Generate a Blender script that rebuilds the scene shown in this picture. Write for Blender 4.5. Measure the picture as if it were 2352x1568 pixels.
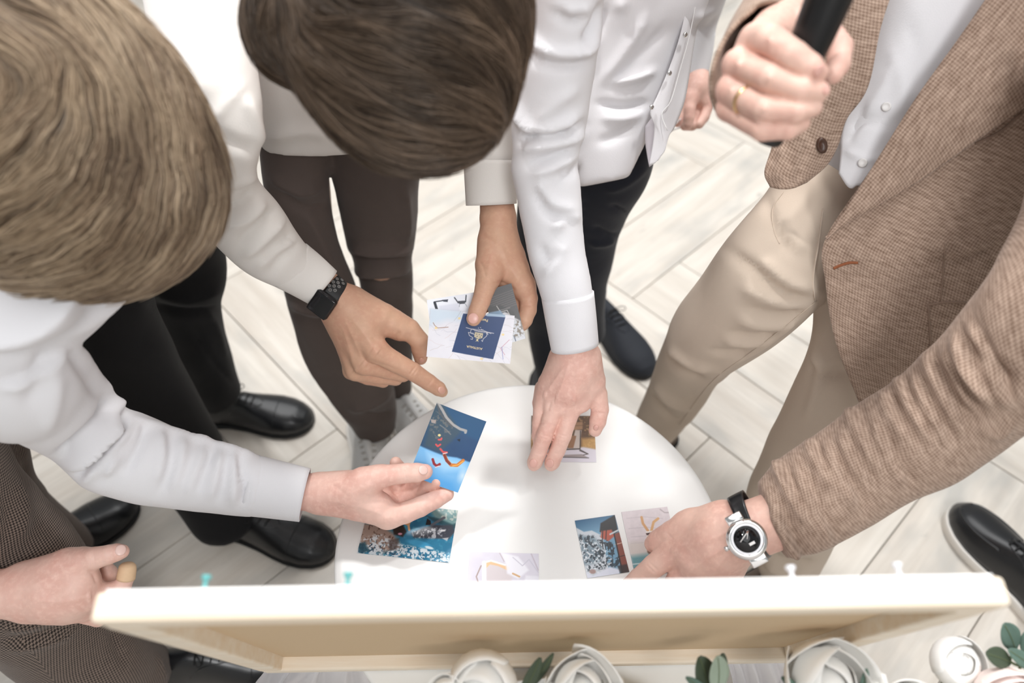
import bpy, bmesh, math, random
import numpy as np
from mathutils import Vector, Matrix
from mathutils.bvhtree import BVHTree

random.seed(7); RNG = np.random.default_rng(7)
scene = bpy.context.scene
for o in list(bpy.data.objects): bpy.data.objects.remove(o)
COL = scene.collection

# ------------------------------------------------------------------ camera
FPX = 1660.0                      # focal length in pixels of the 2352 x 1568 frame
CAMH = 1.45
PITCH, ROLL = math.radians(50.5), math.radians(0.33)
cf = np.array([0, math.cos(PITCH), -math.sin(PITCH)])
cu = np.array([0, math.sin(PITCH), math.cos(PITCH)])
cr = np.array([1.0, 0, 0])
cr, cu = math.cos(ROLL)*cr + math.sin(ROLL)*cu, -math.sin(ROLL)*cr + math.cos(ROLL)*cu
CAM = np.array([0, 0, CAMH])
cam_data = bpy.data.cameras.new('camera'); cam = bpy.data.objects.new('camera', cam_data); COL.objects.link(cam)
cam.matrix_world = Matrix(((cr[0], cu[0], -cf[0], 0), (cr[1], cu[1], -cf[1], 0), (cr[2], cu[2], -cf[2], CAMH), (0, 0, 0, 1)))
cam_data.sensor_width = 36; cam_data.lens = 36*FPX/2352
cam_data.clip_start = 0.02
cam_data.dof.use_dof = True; cam_data.dof.focus_distance = 0.93; cam_data.dof.aperture_fstop = 2.6
scene.camera = cam

# ------------------------------------------------------------------ light
world = bpy.data.worlds.new('world'); scene.world = world; world.use_nodes = True
world.node_tree.nodes['Background'].inputs[0].default_value = (0.93, 0.97, 1.0, 1)
world.node_tree.nodes['Background'].inputs[1].default_value = 0.50
def area(name, loc, target, size, power, col=(1, 1, 1)):
    l = bpy.data.lights.new(name, 'AREA'); l.shape = 'DISK'; l.size = size; l.energy = power; l.color = col
    o = bpy.data.objects.new(name, l); COL.objects.link(o); o.location = loc
    o.rotation_euler = (Vector(target)-Vector(loc)).to_track_quat('-Z', 'Y').to_euler()
    return o
area('overhead_soft_light', (0.1, 0.5, 3.3), (0.1, 0.5, 0), 2.6, 42)
area('overhead_soft_light', (0.3, 2.7, 3.3), (0.3, 2.5, 0), 2.2, 62)  # added rear overhead fill that brightens the far floor, source unseen
area('spot_lamp_light', (.90, 1.45, 2.83), (0.1, 0.55, 0.5), 0.20, 35, (1, 0.995, 0.985))
area('spot_lamp_light', (-.75, 1.5, 2.83), (0.1, 0.55, 0.5), 0.20, 32, (1, 0.995, 0.985))
area('spot_lamp_light', (0.5, -1.3, 2.9), (0.1, 0.4, 0.7), 0.9, 42, (1, 1, 1))
scene.view_settings.view_transform = 'Standard'; scene.view_settings.look = 'None'
scene.view_settings.gamma = 1; scene.view_settings.use_curve_mapping = False
scene.view_settings.exposure = -0.36

# ------------------------------------------------------------------ pixel <-> place
def ray(x, y): return (x-1176)/FPX*cr - (y-784)/FPX*cu + cf
def W(x, y, d): return CAM + ray(x, y)*d                     # pixel and distance along the lens axis
def WZ(x, y, z):                                              # pixel and height above the floor
    g = ray(x, y); return CAM + g*((z-CAMH)/g[2])
def DZ(x, y, z): return (z-CAMH)/ray(x, y)[2]
def proj(P):
    P = np.asarray(P)-CAM; d = P@cf
    return np.stack([1176+FPX*(P@cr)/d, 784-FPX*(P@cu)/d, d], -1)
def unit(v): v = np.asarray(v, float); return v/max(np.linalg.norm(v), 1e-9)

# ------------------------------------------------------------------ objects
def tag(o, label=None, cat=None, group=None, kind=None):
    for k, v in (('label', label), ('category', cat), ('group', group), ('kind', kind)):
        if v: o[k] = v
    return o
def empty(name, loc, label, cat, group=None):
    o = bpy.data.objects.new(name, None); COL.objects.link(o); o.location = [float(v) for v in loc]; o.empty_display_size = .05
    return tag(o, label, cat, group)
def origin_of(parent):
    p = np.zeros(3)
    while parent is not None: p = p+np.array(parent.location); parent = parent.parent
    return p
def obj(name, V, Fc, mat, parent=None, smooth=True, uv=None, col=None, base=None):
    """world-space vertices -> one mesh object, origin at its parent's (or at base)"""
    V = np.asarray(V, float)
    me = bpy.data.meshes.new(name)
    b = np.zeros(3) if base is None else np.asarray(base, float)
    o0 = origin_of(parent)
    off = o0+b if parent is not None else b
    me.from_pydata((V-off).tolist(), [], [list(map(int, f)) for f in Fc]); me.update()
    if smooth: me.polygons.foreach_set('use_smooth', np.ones(len(me.polygons), bool))
    if uv is not None:
        lay = me.uv_layers.new(name='UVMap'); li = np.zeros(len(me.loops), np.int32); me.loops.foreach_get('vertex_index', li)
        lay.data.foreach_set('uv', np.asarray(uv, np.float32)[li].ravel())
    if col is not None:
        a = me.color_attributes.new('Col', 'FLOAT_COLOR', 'POINT')
        c = np.ones((len(V), 4), np.float32); c[:, :3] = col; a.data.foreach_set('color', c.ravel())
    for m in (mat if isinstance(mat, (list, tuple)) else [mat]): me.materials.append(m)
    o = bpy.data.objects.new(name, me); COL.objects.link(o)
    if parent is not None: o.parent = parent
    o.location = [float(v) for v in b]
    return o

# ------------------------------------------------------------------ shape helpers
def merge(*parts):
    V = []; Fc = []; n = 0
    for v, f in parts:
        V.append(np.asarray(v, float)); Fc += [[i+n for i in q] for q in f]; n += len(v)
    return np.concatenate(V), Fc
def catmull(P, m):
    P = np.asarray(P, float); k = len(P)
    Q = np.concatenate([[2*P[0]-P[1]], P, [2*P[-1]-P[-2]]]); out = []
    for i in range(k-1):
        a, b, c, d = Q[i], Q[i+1], Q[i+2], Q[i+3]
        for t in np.arange(m)/m:
            out.append(.5*((2*b)+(c-a)*t+(2*a-5*b+4*c-d)*t*t+(3*b-a-3*c+d)*t**3))
    out.append(P[-1]); return np.array(out)
def rings(R, closed=True, cap=True):
    """R (k,n,3) rings -> verts, faces, facing outward checked later"""
    k, n = R.shape[:2]; V = R.reshape(-1, 3); Fc = []
    for i in range(k-1):
        for j in range(n if closed else n-1):
            a = i*n+j; b = i*n+(j+1) % n
            Fc.append([a, b, b+n, a+n])
    if cap and closed:
        V = np.concatenate([V, R[0].mean(0)[None], R[-1].mean(0)[None]]); c0 = k*n
        for j in range(n):
            Fc.append([c0, (j+1) % n, j]); Fc.append([c0+1, (k-1)*n+j, (k-1)*n+(j+1) % n])
    return V, Fc
def edge_tube(secs, n=40, m=6, cap=True, ratio=.8, pw=1.0, uvs=False):
    """sections (xL,yL,xR,yR,d[,ratio[,dR]]): both outline points of the limb at that station"""
    A = []
    for s in secs:
        s = list(s); rt = s[5] if len(s) > 5 and s[5] else ratio; dr = s[6] if len(s) > 6 else s[4]
        A.append([s[0], s[1], s[2], s[3], s[4], dr, rt])
    A = catmull(A, m)
    PL = np.array([W(a[0], a[1], a[4]) for a in A]); PR = np.array([W(a[2], a[3], a[5]) for a in A])
    C = (PL+PR)/2; H = (PR-PL)/2
    T = np.gradient(C, axis=0)
    D = np.cross(T, H); D /= np.linalg.norm(D, axis=1)[:, None]+1e-12
    view = C-CAM; sg = np.sign((D*view).sum(1)); sg[sg == 0] = 1
    if (sg > 0).sum() > len(sg)/2: D = -D
    D *= (np.linalg.norm(H, axis=1)*A[:, 6])[:, None]
    th = np.arange(n)/n*2*np.pi
    c = np.sign(np.cos(th))*np.abs(np.cos(th))**pw; s = np.sign(np.sin(th))*np.abs(np.sin(th))**pw
    R = C[:, None]+H[:, None]*c[None, :, None]+D[:, None]*s[None, :, None]
    V, Fc = rings(R, cap=cap)
    nn_ = normals(V, Fc)[:len(C)*n].reshape(len(C), n, 3)
    if (nn_*(R-C[:, None])).sum() < 0: Fc = [q[::-1] for q in Fc]
    if uvs:
        L = np.concatenate([[0], np.cumsum(np.linalg.norm(np.diff(C, axis=0), axis=1))])
        rad = np.linalg.norm(H, axis=1).mean()
        U = np.stack([np.tile(np.abs(((th/np.pi+.5) % 2)-1)*np.pi*rad, len(C)), np.repeat(L, n)], -1)
        U = np.concatenate([U, np.zeros((len(V)-len(U), 2))])
        return V, Fc, U
    return V, Fc
def world_tube(P, r1, r2, side, n=32, m=5, cap=True):
    """centre points P with half widths r1 along 'side' and r2 across"""
    A = catmull(np.c_[np.asarray(P, float), r1, r2], m)
    C = A[:, :3]; T = np.gradient(C, axis=0); T /= np.linalg.norm(T, axis=1)[:, None]
    S = np.asarray(side, float)[None]-T*(T@np.asarray(side, float))[:, None]; S /= np.linalg.norm(S, axis=1)[:, None]
    D = np.cross(T, S); th = np.arange(n)/n*2*np.pi
    R = C[:, None]+S[:, None]*(A[:, 3:4]*np.cos(th)[None])[:, :, None]+D[:, None]*(A[:, 4:5]*np.sin(th)[None])[:, :, None]
    return rings(R, cap=cap)
def wire(P, r, n=6, m=1):
    P = np.asarray(P, float)
    if m > 1: P = catmull(P, m)
    r = np.broadcast_to(r, (len(P),)) if np.ndim(r) == 0 else np.interp(np.linspace(0, 1, len(P)), np.linspace(0, 1, len(r)), r)
    T = np.gradient(P, axis=0); T /= np.linalg.norm(T, axis=1)[:, None]+1e-12
    up = np.array([.31, .2, .93]); S = np.cross(T, up); S /= np.linalg.norm(S, axis=1)[:, None]+1e-12
    D = np.cross(T, S); th = np.arange(n)/n*2*np.pi
    R = P[:, None]+r[:, None, None]*(S[:, None]*np.cos(th)[None, :, None]+D[:, None]*np.sin(th)[None, :, None])
    return rings(R)
def sheet(grid, m=6, thick=.004):
    """grid rows of (x,y,d) control points -> smooth cloth panel with thickness; returns V,F,uv"""
    G = np.asarray(grid, float)
    G = np.array([catmull(r, m) for r in G]); G = np.array([catmull(G[:, j], m) for j in range(G.shape[1])]).transpose(1, 0, 2)
    P = CAM+((G[..., 0:1]-1176)/FPX*cr-(G[..., 1:2]-784)/FPX*cu+cf)*G[..., 2:3]
    return panel(P, thick)
def panel(P, thick):
    k, n = P.shape[:2]
    du = np.gradient(P, axis=1); dv = np.gradient(P, axis=0); N = np.cross(du, dv); N /= np.linalg.norm(N, axis=2)[..., None]+1e-12
    if (N*(P-CAM)).sum(2).mean() > 0: N = -N
    V = np.concatenate([P.reshape(-1, 3), (P-N*thick).reshape(-1, 3)]); off = k*n; Fc = []
    for i in range(k-1):
        for j in range(n-1):
            a = i*n+j; Fc.append([a, a+1, a+n+1, a+n]); Fc.append([off+a, off+a+n, off+a+n+1, off+a+1])
    for i in range(k-1):
        for j, s in ((0, 1), (n-1, -1)):
            a = i*n+j; q = [a, a+n, a+n+off, a+off]; Fc.append(q if s > 0 else q[::-1])
    for j in range(n-1):
        for i, s in ((0, 1), (k-1, -1)):
            a = i*n+j; q = [a+1, a, a+off, a+1+off]; Fc.append(q if s > 0 else q[::-1])
    n1 = np.cross(V[Fc[0][2]]-V[Fc[0][0]], V[Fc[0][3]]-V[Fc[0][1]])
    if n1@N[0, 0] < 0: Fc = [q[::-1] for q in Fc]
    u = np.concatenate([np.zeros((k, 1)), np.cumsum(np.linalg.norm(np.diff(P, axis=1), axis=2), 1)], 1)
    v = np.concatenate([np.zeros((1, n)), np.cumsum(np.linalg.norm(np.diff(P, axis=0), axis=2), 0)], 0)
    uv = np.stack([u, v], -1).reshape(-1, 2)
    return V, Fc, np.concatenate([uv, uv])
def box(c, s, R=None, bev=0.0, seg=2):
    bm = bmesh.new(); bmesh.ops.create_cube(bm, size=1)
    for v in bm.verts: v.co = Vector((v.co.x*s[0], v.co.y*s[1], v.co.z*s[2]))
    if bev: bmesh.ops.bevel(bm, geom=list(bm.edges), offset=bev, segments=seg, affect='EDGES', profile=.5)
    V = np.array([v.co[:] for v in bm.verts]); bm.verts.index_update(); Fc = [[v.index for v in f.verts] for f in bm.faces]; bm.free()
    if R is not None: V = V@np.asarray(R).T
    return V+np.asarray(c, float), Fc
def lathe(prof, c=(0, 0, 0), R=None, n=48):
    th = np.arange(n)/n*2*np.pi; prof = np.asarray(prof, float)
    Rg = np.stack([np.stack([r*np.cos(th), r*np.sin(th), np.full(n, z)], -1) for r, z in prof])
    V, Fc = rings(Rg)
    if R is not None: V = V@np.asarray(R).T
    return V+np.asarray(c, float), Fc
def frame_from(z, x): # columns x,y,z
    z = unit(z); x = np.asarray(x, float); x = unit(x-z*(x@z)); return np.stack([x, np.cross(z, x), z], 1)
def ellipsoid(c, R, r, nu=24, nv=14):
    ph = np.linspace(0.02, np.pi-.02, nv); th = np.arange(nu)/nu*2*np.pi
    Rg = np.stack([np.stack([np.sin(p)*np.cos(th), np.sin(p)*np.sin(th), np.full(nu, np.cos(p))], -1) for p in ph])
    V, Fc = rings(Rg); V = V*np.asarray(r, float)
    return V@np.asarray(R).T+np.asarray(c, float), Fc

# --- distance fields (bodies, hands, heads)
def seg_d(P, a, b, ra, rb):
    ba = b-a; L = float(ba@ba)+1e-12; h = np.clip(((P-a)@ba)/L, 0, 1)
    return np.linalg.norm(P-a-h[:, None]*ba, axis=1)-(ra+(rb-ra)*h)
def ell_d(P, c, R, r):
    q = (P-c)@R; r = np.asarray(r); k0 = np.linalg.norm(q/r, axis=1); k1 = np.linalg.norm(q/(r*r), axis=1)+1e-9
    return k0*(k0-1)/k1
def smin(a, b, k):
    h = np.clip(.5+.5*(b-a)/k, 0, 1); return b+(a-b)*h-k*h*(1-h)
def nets(fn, lo, hi, h):
    lo = np.asarray(lo)-2*h; hi = np.asarray(hi)+2*h
    n = np.ceil((hi-lo)/h).astype(int)+1
    ev = lambda G: np.concatenate([fn(G[i:i+200000]) for i in range(0, len(G), 200000)])
    nq = -(-n//4)+1                                             # coarse pass first, then only the cells near the surface
    Gc = np.stack(np.meshgrid(*[lo[i]+np.arange(nq[i])*4*h for i in range(3)], indexing='ij'), -1).reshape(-1, 3)
    fc = ev(Gc).reshape(nq)
    ii = [np.minimum((np.arange(n[i])+2)//4, nq[i]-1) for i in range(3)]
    f = fc[np.ix_(*ii)].copy(); near = np.nonzero(np.abs(f) < 7*h)
    f[near] = ev(lo+np.stack(near, -1)*h)
    nc = n-1; S = np.zeros((*nc, 3)); Cn = np.zeros(nc)
    cor = [(i, j, k) for i in (0, 1) for j in (0, 1) for k in (0, 1)]
    sl = lambda o: f[o[0]:o[0]+nc[0], o[1]:o[1]+nc[1], o[2]:o[2]+nc[2]]
    for a in cor:
        for ax_ in range(3):
            if a[ax_] == 0:
                b = list(a); b[ax_] = 1; fa, fb = sl(a), sl(b); m = (fa < 0) != (fb < 0)
                t = np.where(m, fa/(fa-fb+1e-20), 0)
                for q in range(3):
                    S[..., q] += np.where(m, a[q]+(t if q == ax_ else 0), 0)
                Cn += m
    act = Cn > 0; idx = -np.ones(nc, int); idx[act] = np.arange(act.sum())
    base = np.stack(np.nonzero(act), -1)
    V = lo+(base+S[act]/Cn[act][:, None])*h
    Fc = []
    s = f < 0
    for ax_ in range(3):
        o = [1, 2] if ax_ == 0 else ([0, 2] if ax_ == 1 else [0, 1])
        a = s; b = np.roll(s, -1, ax_); m = a != b
        m = m.copy(); sli = [slice(None)]*3; sli[ax_] = slice(-1, None); m[tuple(sli)] = False
        I = np.stack(np.nonzero(m), -1)
        ok = np.ones(len(I), bool)
        for q in o: ok &= (I[:, q] > 0) & (I[:, q] < nc[q])
        I = I[ok]
        def g(d1, d2):
            J = I.copy(); J[:, o[0]] -= d1; J[:, o[1]] -= d2; return idx[J[:, 0], J[:, 1], J[:, 2]]
        Q = np.stack([g(1, 1), g(0, 1), g(0, 0), g(1, 0)], -1)
        flip = a[I[:, 0], I[:, 1], I[:, 2]]
        if ax_ == 1: flip = ~flip
        Q[~flip] = Q[~flip][:, ::-1]
        Fc += Q.tolist()
    return V, Fc
def smooth_mesh(V, Fc, it=3, lam=.5):
    E = np.concatenate([[(f[i], f[(i+1) % len(f)]) for i in range(len(f))] for f in Fc]) if False else None
    a = []; b = []
    for L in (3, 4):
        q = np.array([f for f in Fc if len(f) == L])
        if len(q):
            for i in range(L): a.append(q[:, i]); b.append(q[:, (i+1) % L])
    a = np.concatenate(a); b = np.concatenate(b); n = len(V)
    deg = np.bincount(a, minlength=n)+np.bincount(b, minlength=n); V = V.copy()
    for _ in range(it):
        s = np.zeros_like(V)
        for q in range(3): s[:, q] = np.bincount(a, V[b, q], n)+np.bincount(b, V[a, q], n)
        V += lam*(s/np.maximum(deg, 1)[:, None]-V)
    return V
def normals(V, Fc):
    N = np.zeros_like(V)
    for L in (3, 4):
        q = np.array([f for f in Fc if len(f) == L])
        if len(q):
            c = np.cross(V[q[:, 2]]-V[q[:, 0]], V[q[:, L-1]]-V[q[:, 1]])
            for i in range(L):
                for k in range(3): N[:, k] += np.bincount(q[:, i], c[:, k], len(V))
    return N/(np.linalg.norm(N, axis=1)[:, None]+1e-12)
def fix_normals(V, Fc):
    bm = bmesh.new(); vs = [bm.verts.new(v) for v in V]; bm.verts.index_update()
    for f in Fc:
        try: bm.faces.new([vs[i] for i in f])
        except ValueError: pass
    bmesh.ops.recalc_face_normals(bm, faces=list(bm.faces))
    bm.verts.index_update(); out = [[v.index for v in f.verts] for f in bm.faces]; bm.free(); return out
def union(parts, voxel=.005, it=4):
    V, Fc = [], []; n = 0
    for v, f in parts:
        f = fix_normals(v, f); V.append(v); Fc += [[i+n for i in q] for q in f]; n += len(v)
    me = bpy.data.meshes.new('tmp'); me.from_pydata(np.concatenate(V).tolist(), [], Fc)
    o = bpy.data.objects.new('tmp', me); COL.objects.link(o)
    md = o.modifiers.new('r', 'REMESH'); md.mode = 'VOXEL'; md.voxel_size = voxel
    dg = bpy.context.evaluated_depsgraph_get(); ev = o.evaluated_get(dg); m2 = ev.to_mesh()
    v = np.zeros(len(m2.vertices)*3); m2.vertices.foreach_get('co', v); v = v.reshape(-1, 3).copy()
    f = [list(p.vertices) for p in m2.polygons]; ev.to_mesh_clear()
    bpy.data.objects.remove(o); bpy.data.meshes.remove(me)
    return smooth_mesh(v, f, it), f
def wave_noise(P, scale, seed=0, octs=2):
    r = np.random.default_rng(seed); out = np.zeros(len(P)); Q = P/scale
    Q = Q+.6*np.stack([np.sin(Q@unit(r.normal(size=3))*1.7+r.uniform(0, 6)) for _ in range(3)], -1)
    for o in range(octs):
        for _ in range(4): out += np.sin(Q@(unit(r.normal(size=3))*(2**o)*2)+r.uniform(0, 6))*.5**o
    return out/4
def poly_dist(xy, pts):
    D = np.full(len(xy), 1e9); Tt = np.zeros(len(xy)); pts = np.asarray(pts, float)
    L = np.linalg.norm(np.diff(pts, axis=0), axis=1); cum = np.concatenate([[0], np.cumsum(L)]); tot = cum[-1]+1e-9
    for i in range(len(pts)-1):
        a, b = pts[i], pts[i+1]; ba = b-a; h = np.clip(((xy-a)@ba)/(ba@ba+1e-9), 0, 1)
        d = np.linalg.norm(xy-a-h[:, None]*ba, axis=1); m = d < D
        D[m] = d[m]; Tt[m] = ((cum[i]+h*L[i])/tot)[m]
    return D, Tt
def sculpt(V, Fc, strokes, noise=None, push=1.0, sm=0):
    """cloth folds: strokes (points in px, width px, height mm); ridges >0, creases <0"""
    N = normals(V, Fc); pr = proj(V); view = V-CAM; view = view/np.linalg.norm(view, axis=1)[:, None]
    face = np.clip(-(N*view).sum(1)*2.2+.25, 0, 1); disp = np.zeros(len(V))
    for pts, w, h in strokes:
        pts = catmull(pts, 5) if len(pts) > 2 else np.asarray(pts, float)
        D, T = poly_dist(pr[:, :2], pts)
        disp += h*.0013*push*(.6*np.exp(-(D/w)**2)+.4*np.exp(-D/(w*.55)))*np.clip(np.minimum(T, 1-T)*5+.15, 0, 1)*face
    if noise:
        for sc, amp, seed in noise: disp += amp*.001*wave_noise(V, sc, seed)
    V = V+N*disp[:, None]
    return smooth_mesh(V, Fc, sm, .5) if sm else V
class Hit:
    def __init__(s, V, Fc): s.t = BVHTree.FromPolygons([tuple(v) for v in V], Fc)
    def px(s, x, y, lift=0.0):
        g = unit(ray(x, y)); h = s.t.ray_cast(Vector(CAM), Vector(g))
        if h[0] is None: return None, None
        n = np.array(h[1]); n = n if n@g < 0 else -n
        return np.array(h[0])+n*lift, n
    def near(s, p):
        h = s.t.find_nearest(Vector(p)); return np.array(h[0]), np.array(h[1])
def lathe_ellipse(c, R, r): return ellipsoid(c, R, r)

# ------------------------------------------------------------------ materials
def srgb(*c):
    c = np.array(c, float)/255; return tuple(np.where(c <= .04045, c/12.92, ((c+.055)/1.055)**2.4))
def new_mat(name):
    m = bpy.data.materials.new(name); m.use_nodes = True; nt = m.node_tree
    return m, nt, nt.nodes['Principled BSDF']
def nd(nt, typ, **kw):
    n = nt.nodes.new(typ)
    for k, v in kw.items(): setattr(n, k, v)
    return n
def mixc(nt, fac, a, b):
    n = nt.nodes.new('ShaderNodeMix'); n.data_type = 'RGBA'
    for i, v in ((0, fac), (6, a), (7, b)):
        if isinstance(v, (int, float)): n.inputs[i].default_value = v
        elif isinstance(v, tuple): n.inputs[i].default_value = (*v, 1)
        else: nt.links.new(v, n.inputs[i])
    return n.outputs[2]
def noise(nt, vec, scale, detail=3, rough=.55):
    n = nd(nt, 'ShaderNodeTexNoise'); n.inputs['Scale'].default_value = scale; n.inputs['Detail'].default_value = detail
    n.inputs['Roughness'].default_value = rough
    if vec is not None: nt.links.new(vec, n.inputs['Vector'])
    return n.outputs[0]
def ramp(nt, fac, lo, hi):
    n = nd(nt, 'ShaderNodeMapRange'); n.inputs[1].default_value = lo; n.inputs[2].default_value = hi
    nt.links.new(fac, n.inputs[0]); return n.outputs[0]
def mapping(nt, vec, scale=(1, 1, 1), rot=(0, 0, 0)):
    n = nd(nt, 'ShaderNodeMapping'); n.inputs['Scale'].default_value = scale; n.inputs['Rotation'].default_value = rot
    nt.links.new(vec, n.inputs['Vector']); return n.outputs[0]
def bump(nt, bs, h, strength=.2, dist=.002):
    b = nd(nt, 'ShaderNodeBump'); b.inputs['Strength'].default_value = strength; b.inputs['Distance'].default_value = dist
    nt.links.new(h, b.inputs['Height']); nt.links.new(b.outputs[0], bs.inputs['Normal'])
def plain(name, col, rough=.5, metal=0, spec=.5, nscale=0, nvar=.1, bumps=0, coat=0):
    m, nt, bs = new_mat(name); bs.inputs['Roughness'].default_value = rough; bs.inputs['Metallic'].default_value = metal
    bs.inputs['Specular IOR Level'].default_value = spec; bs.inputs['Base Color'].default_value = (*col, 1)
    if coat: bs.inputs['Coat Weight'].default_value = coat; bs.inputs['Coat Roughness'].default_value = .15
    if nscale:
        tc = nd(nt, 'ShaderNodeTexCoord').outputs['Object']; f = noise(nt, tc, nscale)
        nt.links.new(mixc(nt, f, tuple(c*(1-nvar) for c in col), tuple(min(1, c*(1+nvar)) for c in col)), bs.inputs['Base Color'])
        if bumps: bump(nt, bs, f, bumps, .001)
    return m
def skin(name, col, red):
    m, nt, bs = new_mat(name); tc = nd(nt, 'ShaderNodeTexCoord').outputs['Object']
    f = ramp(nt, noise(nt, tc, 24, 2), .35, .95); f2 = noise(nt, tc, 160, 3)
    c = mixc(nt, f, col, red); c = mixc(nt, ramp(nt, f2, .45, .8), c, tuple(min(1, v*1.08) for v in col))
    nt.links.new(c, bs.inputs['Base Color']); bs.inputs['Roughness'].default_value = .5
    bs.inputs['Specular IOR Level'].default_value = .4
    bs.inputs['Subsurface Weight'].default_value = .12; bs.inputs['Subsurface Radius'].default_value = (.008, .003, .002)
    bs.inputs['Subsurface Scale'].default_value = .5
    v = nd(nt, 'ShaderNodeTexVoronoi'); v.inputs['Scale'].default_value = 900; nt.links.new(tc, v.inputs['Vector'])
    bump(nt, bs, v.outputs[0], .12, .0004)
    return m
def cloth(name, col, rough=.85, weave=900, var=.05, sheen=.1, trans=0):
    m, nt, bs = new_mat(name); tc = nd(nt, 'ShaderNodeTexCoord').outputs['Object']
    f = noise(nt, tc, 14, 3)
    nt.links.new(mixc(nt, f, tuple(c*(1-var) for c in col), tuple(min(1, c*(1+var)) for c in col)), bs.inputs['Base Color'])
    bs.inputs['Roughness'].default_value = rough; bs.inputs['Sheen Weight'].default_value = sheen; bs.inputs['Specular IOR Level'].default_value = .2
    if trans:
        bs.inputs['Subsurface Weight'].default_value = trans; bs.inputs['Subsurface Radius'].default_value = (.01, .01, .01); bs.inputs['Subsurface Scale'].default_value = .5
    w = noise(nt, mapping(nt, tc, (weave, weave, weave*.4)), 1, 1); bump(nt, bs, w, .25, .0006)
    return m
def weave_mat(name, light, dark, su, sv, mode='check', mott=.5, rough=.9, rot=0.0, contrast=1.0):
    """woven wool on the cloth's own threads (UV in metres)"""
    m, nt, bs = new_mat(name); uv = nd(nt, 'ShaderNodeTexCoord').outputs['UV']; tc = nd(nt, 'ShaderNodeTexCoord').outputs['Object']
    mp = mapping(nt, uv, (su, sv, 1), (0, 0, rot))
    if mode == 'check':
        c = nd(nt, 'ShaderNodeTexChecker'); c.inputs['Scale'].default_value = 1; nt.links.new(mp, c.inputs['Vector']); fac = c.outputs[1]
    else:
        w = nd(nt, 'ShaderNodeTexWave'); w.inputs['Scale'].default_value = 1; w.inputs['Distortion'].default_value = .4; nt.links.new(mp, w.inputs['Vector']); fac = w.outputs[1]
    f2 = ramp(nt, noise(nt, mapping(nt, uv, (60, 220, 1)), 1, 4), .35, .7)
    mid = tuple((a+b)/2 for a, b in zip(light, dark))
    a = mixc(nt, contrast, mid, dark); b = mixc(nt, contrast, mid, light)
    base = mixc(nt, fac, a, b); hea = mixc(nt, f2, dark, light)
    nt.links.new(mixc(nt, mott, base, hea), bs.inputs['Base Color'])
    bs.inputs['Roughness'].default_value = rough; bs.inputs['Sheen Weight'].default_value = .15; bs.inputs['Specular IOR Level'].default_value = .15
    bump(nt, bs, fac, .25, .0005)
    return m
def vcol(name, rough=.35, spec=.5, coat=0):
    m, nt, bs = new_mat(name); a = nd(nt, 'ShaderNodeVertexColor'); a.layer_name = 'Col'
    nt.links.new(a.outputs[0], bs.inputs['Base Color']); bs.inputs['Roughness'].default_value = rough; bs.inputs['Specular IOR Level'].default_value = spec
    return m
def wood(name, light, dark, sc=(3, 60, 60), rough=.55, coord='Object'):
    m, nt, bs = new_mat(name); tc = nd(nt, 'ShaderNodeTexCoord').outputs[coord]
    f = ramp(nt, noise(nt, mapping(nt, tc, sc), 1, 5, .6), .3, .7)
    nt.links.new(mixc(nt, f, light, dark), bs.inputs['Base Color']); bs.inputs['Roughness'].default_value = rough
    bump(nt, bs, f, .1, .001); return m
def plank_mat():
    m, nt, bs = new_mat('wood_look_plank'); tc = nd(nt, 'ShaderNodeTexCoord').outputs['Object']
    oi = nd(nt, 'ShaderNodeObjectInfo')
    add = nd(nt, 'ShaderNodeVectorMath', operation='MULTIPLY_ADD'); cmb = nd(nt, 'ShaderNodeCombineXYZ')
    for i in range(3): nt.links.new(oi.outputs['Random'], cmb.inputs[i])
    nt.links.new(cmb.outputs[0], add.inputs[0]); add.inputs[1].default_value = (37, 53, 71); nt.links.new(tc, add.inputs[2])
    v = add.outputs[0]
    g = ramp(nt, noise(nt, mapping(nt, v, (2.2, 26, 1)), 1, 5, .6), .36, .68)
    fine = ramp(nt, noise(nt, mapping(nt, v, (9, 160, 1)), 1, 4, .6), .3, .7)
    blot = ramp(nt, noise(nt, mapping(nt, v, (4, 9, 1)), 1, 3), .52, .74)
    c = mixc(nt, g, srgb(238, 231, 221), srgb(214, 204, 192))
    c = mixc(nt, blot, c, srgb(190, 188, 183))
    fm = nd(nt, 'ShaderNodeMath', operation='MULTIPLY'); nt.links.new(fine, fm.inputs[0]); fm.inputs[1].default_value = .3
    c = mixc(nt, fm.outputs[0], c, srgb(198, 190, 180))
    kn = ramp(nt, noise(nt, mapping(nt, v, (11, 24, 1)), 1, 2), .7, .8)
    km = nd(nt, 'ShaderNodeMath', operation='MULTIPLY'); nt.links.new(kn, km.inputs[0]); km.inputs[1].default_value = .5
    c = mixc(nt, km.outputs[0], c, srgb(140, 140, 136))
    tr = nd(nt, 'ShaderNodeMath', operation='MULTIPLY'); nt.links.new(oi.outputs['Random'], tr.inputs[0]); tr.inputs[1].default_value = .35
    c = mixc(nt, tr.outputs[0], c, srgb(224, 217, 206))
    nt.links.new(c, bs.inputs['Base Color']); bs.inputs['Roughness'].default_value = .42
    bump(nt, bs, fine, .06, .001); return m

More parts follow.
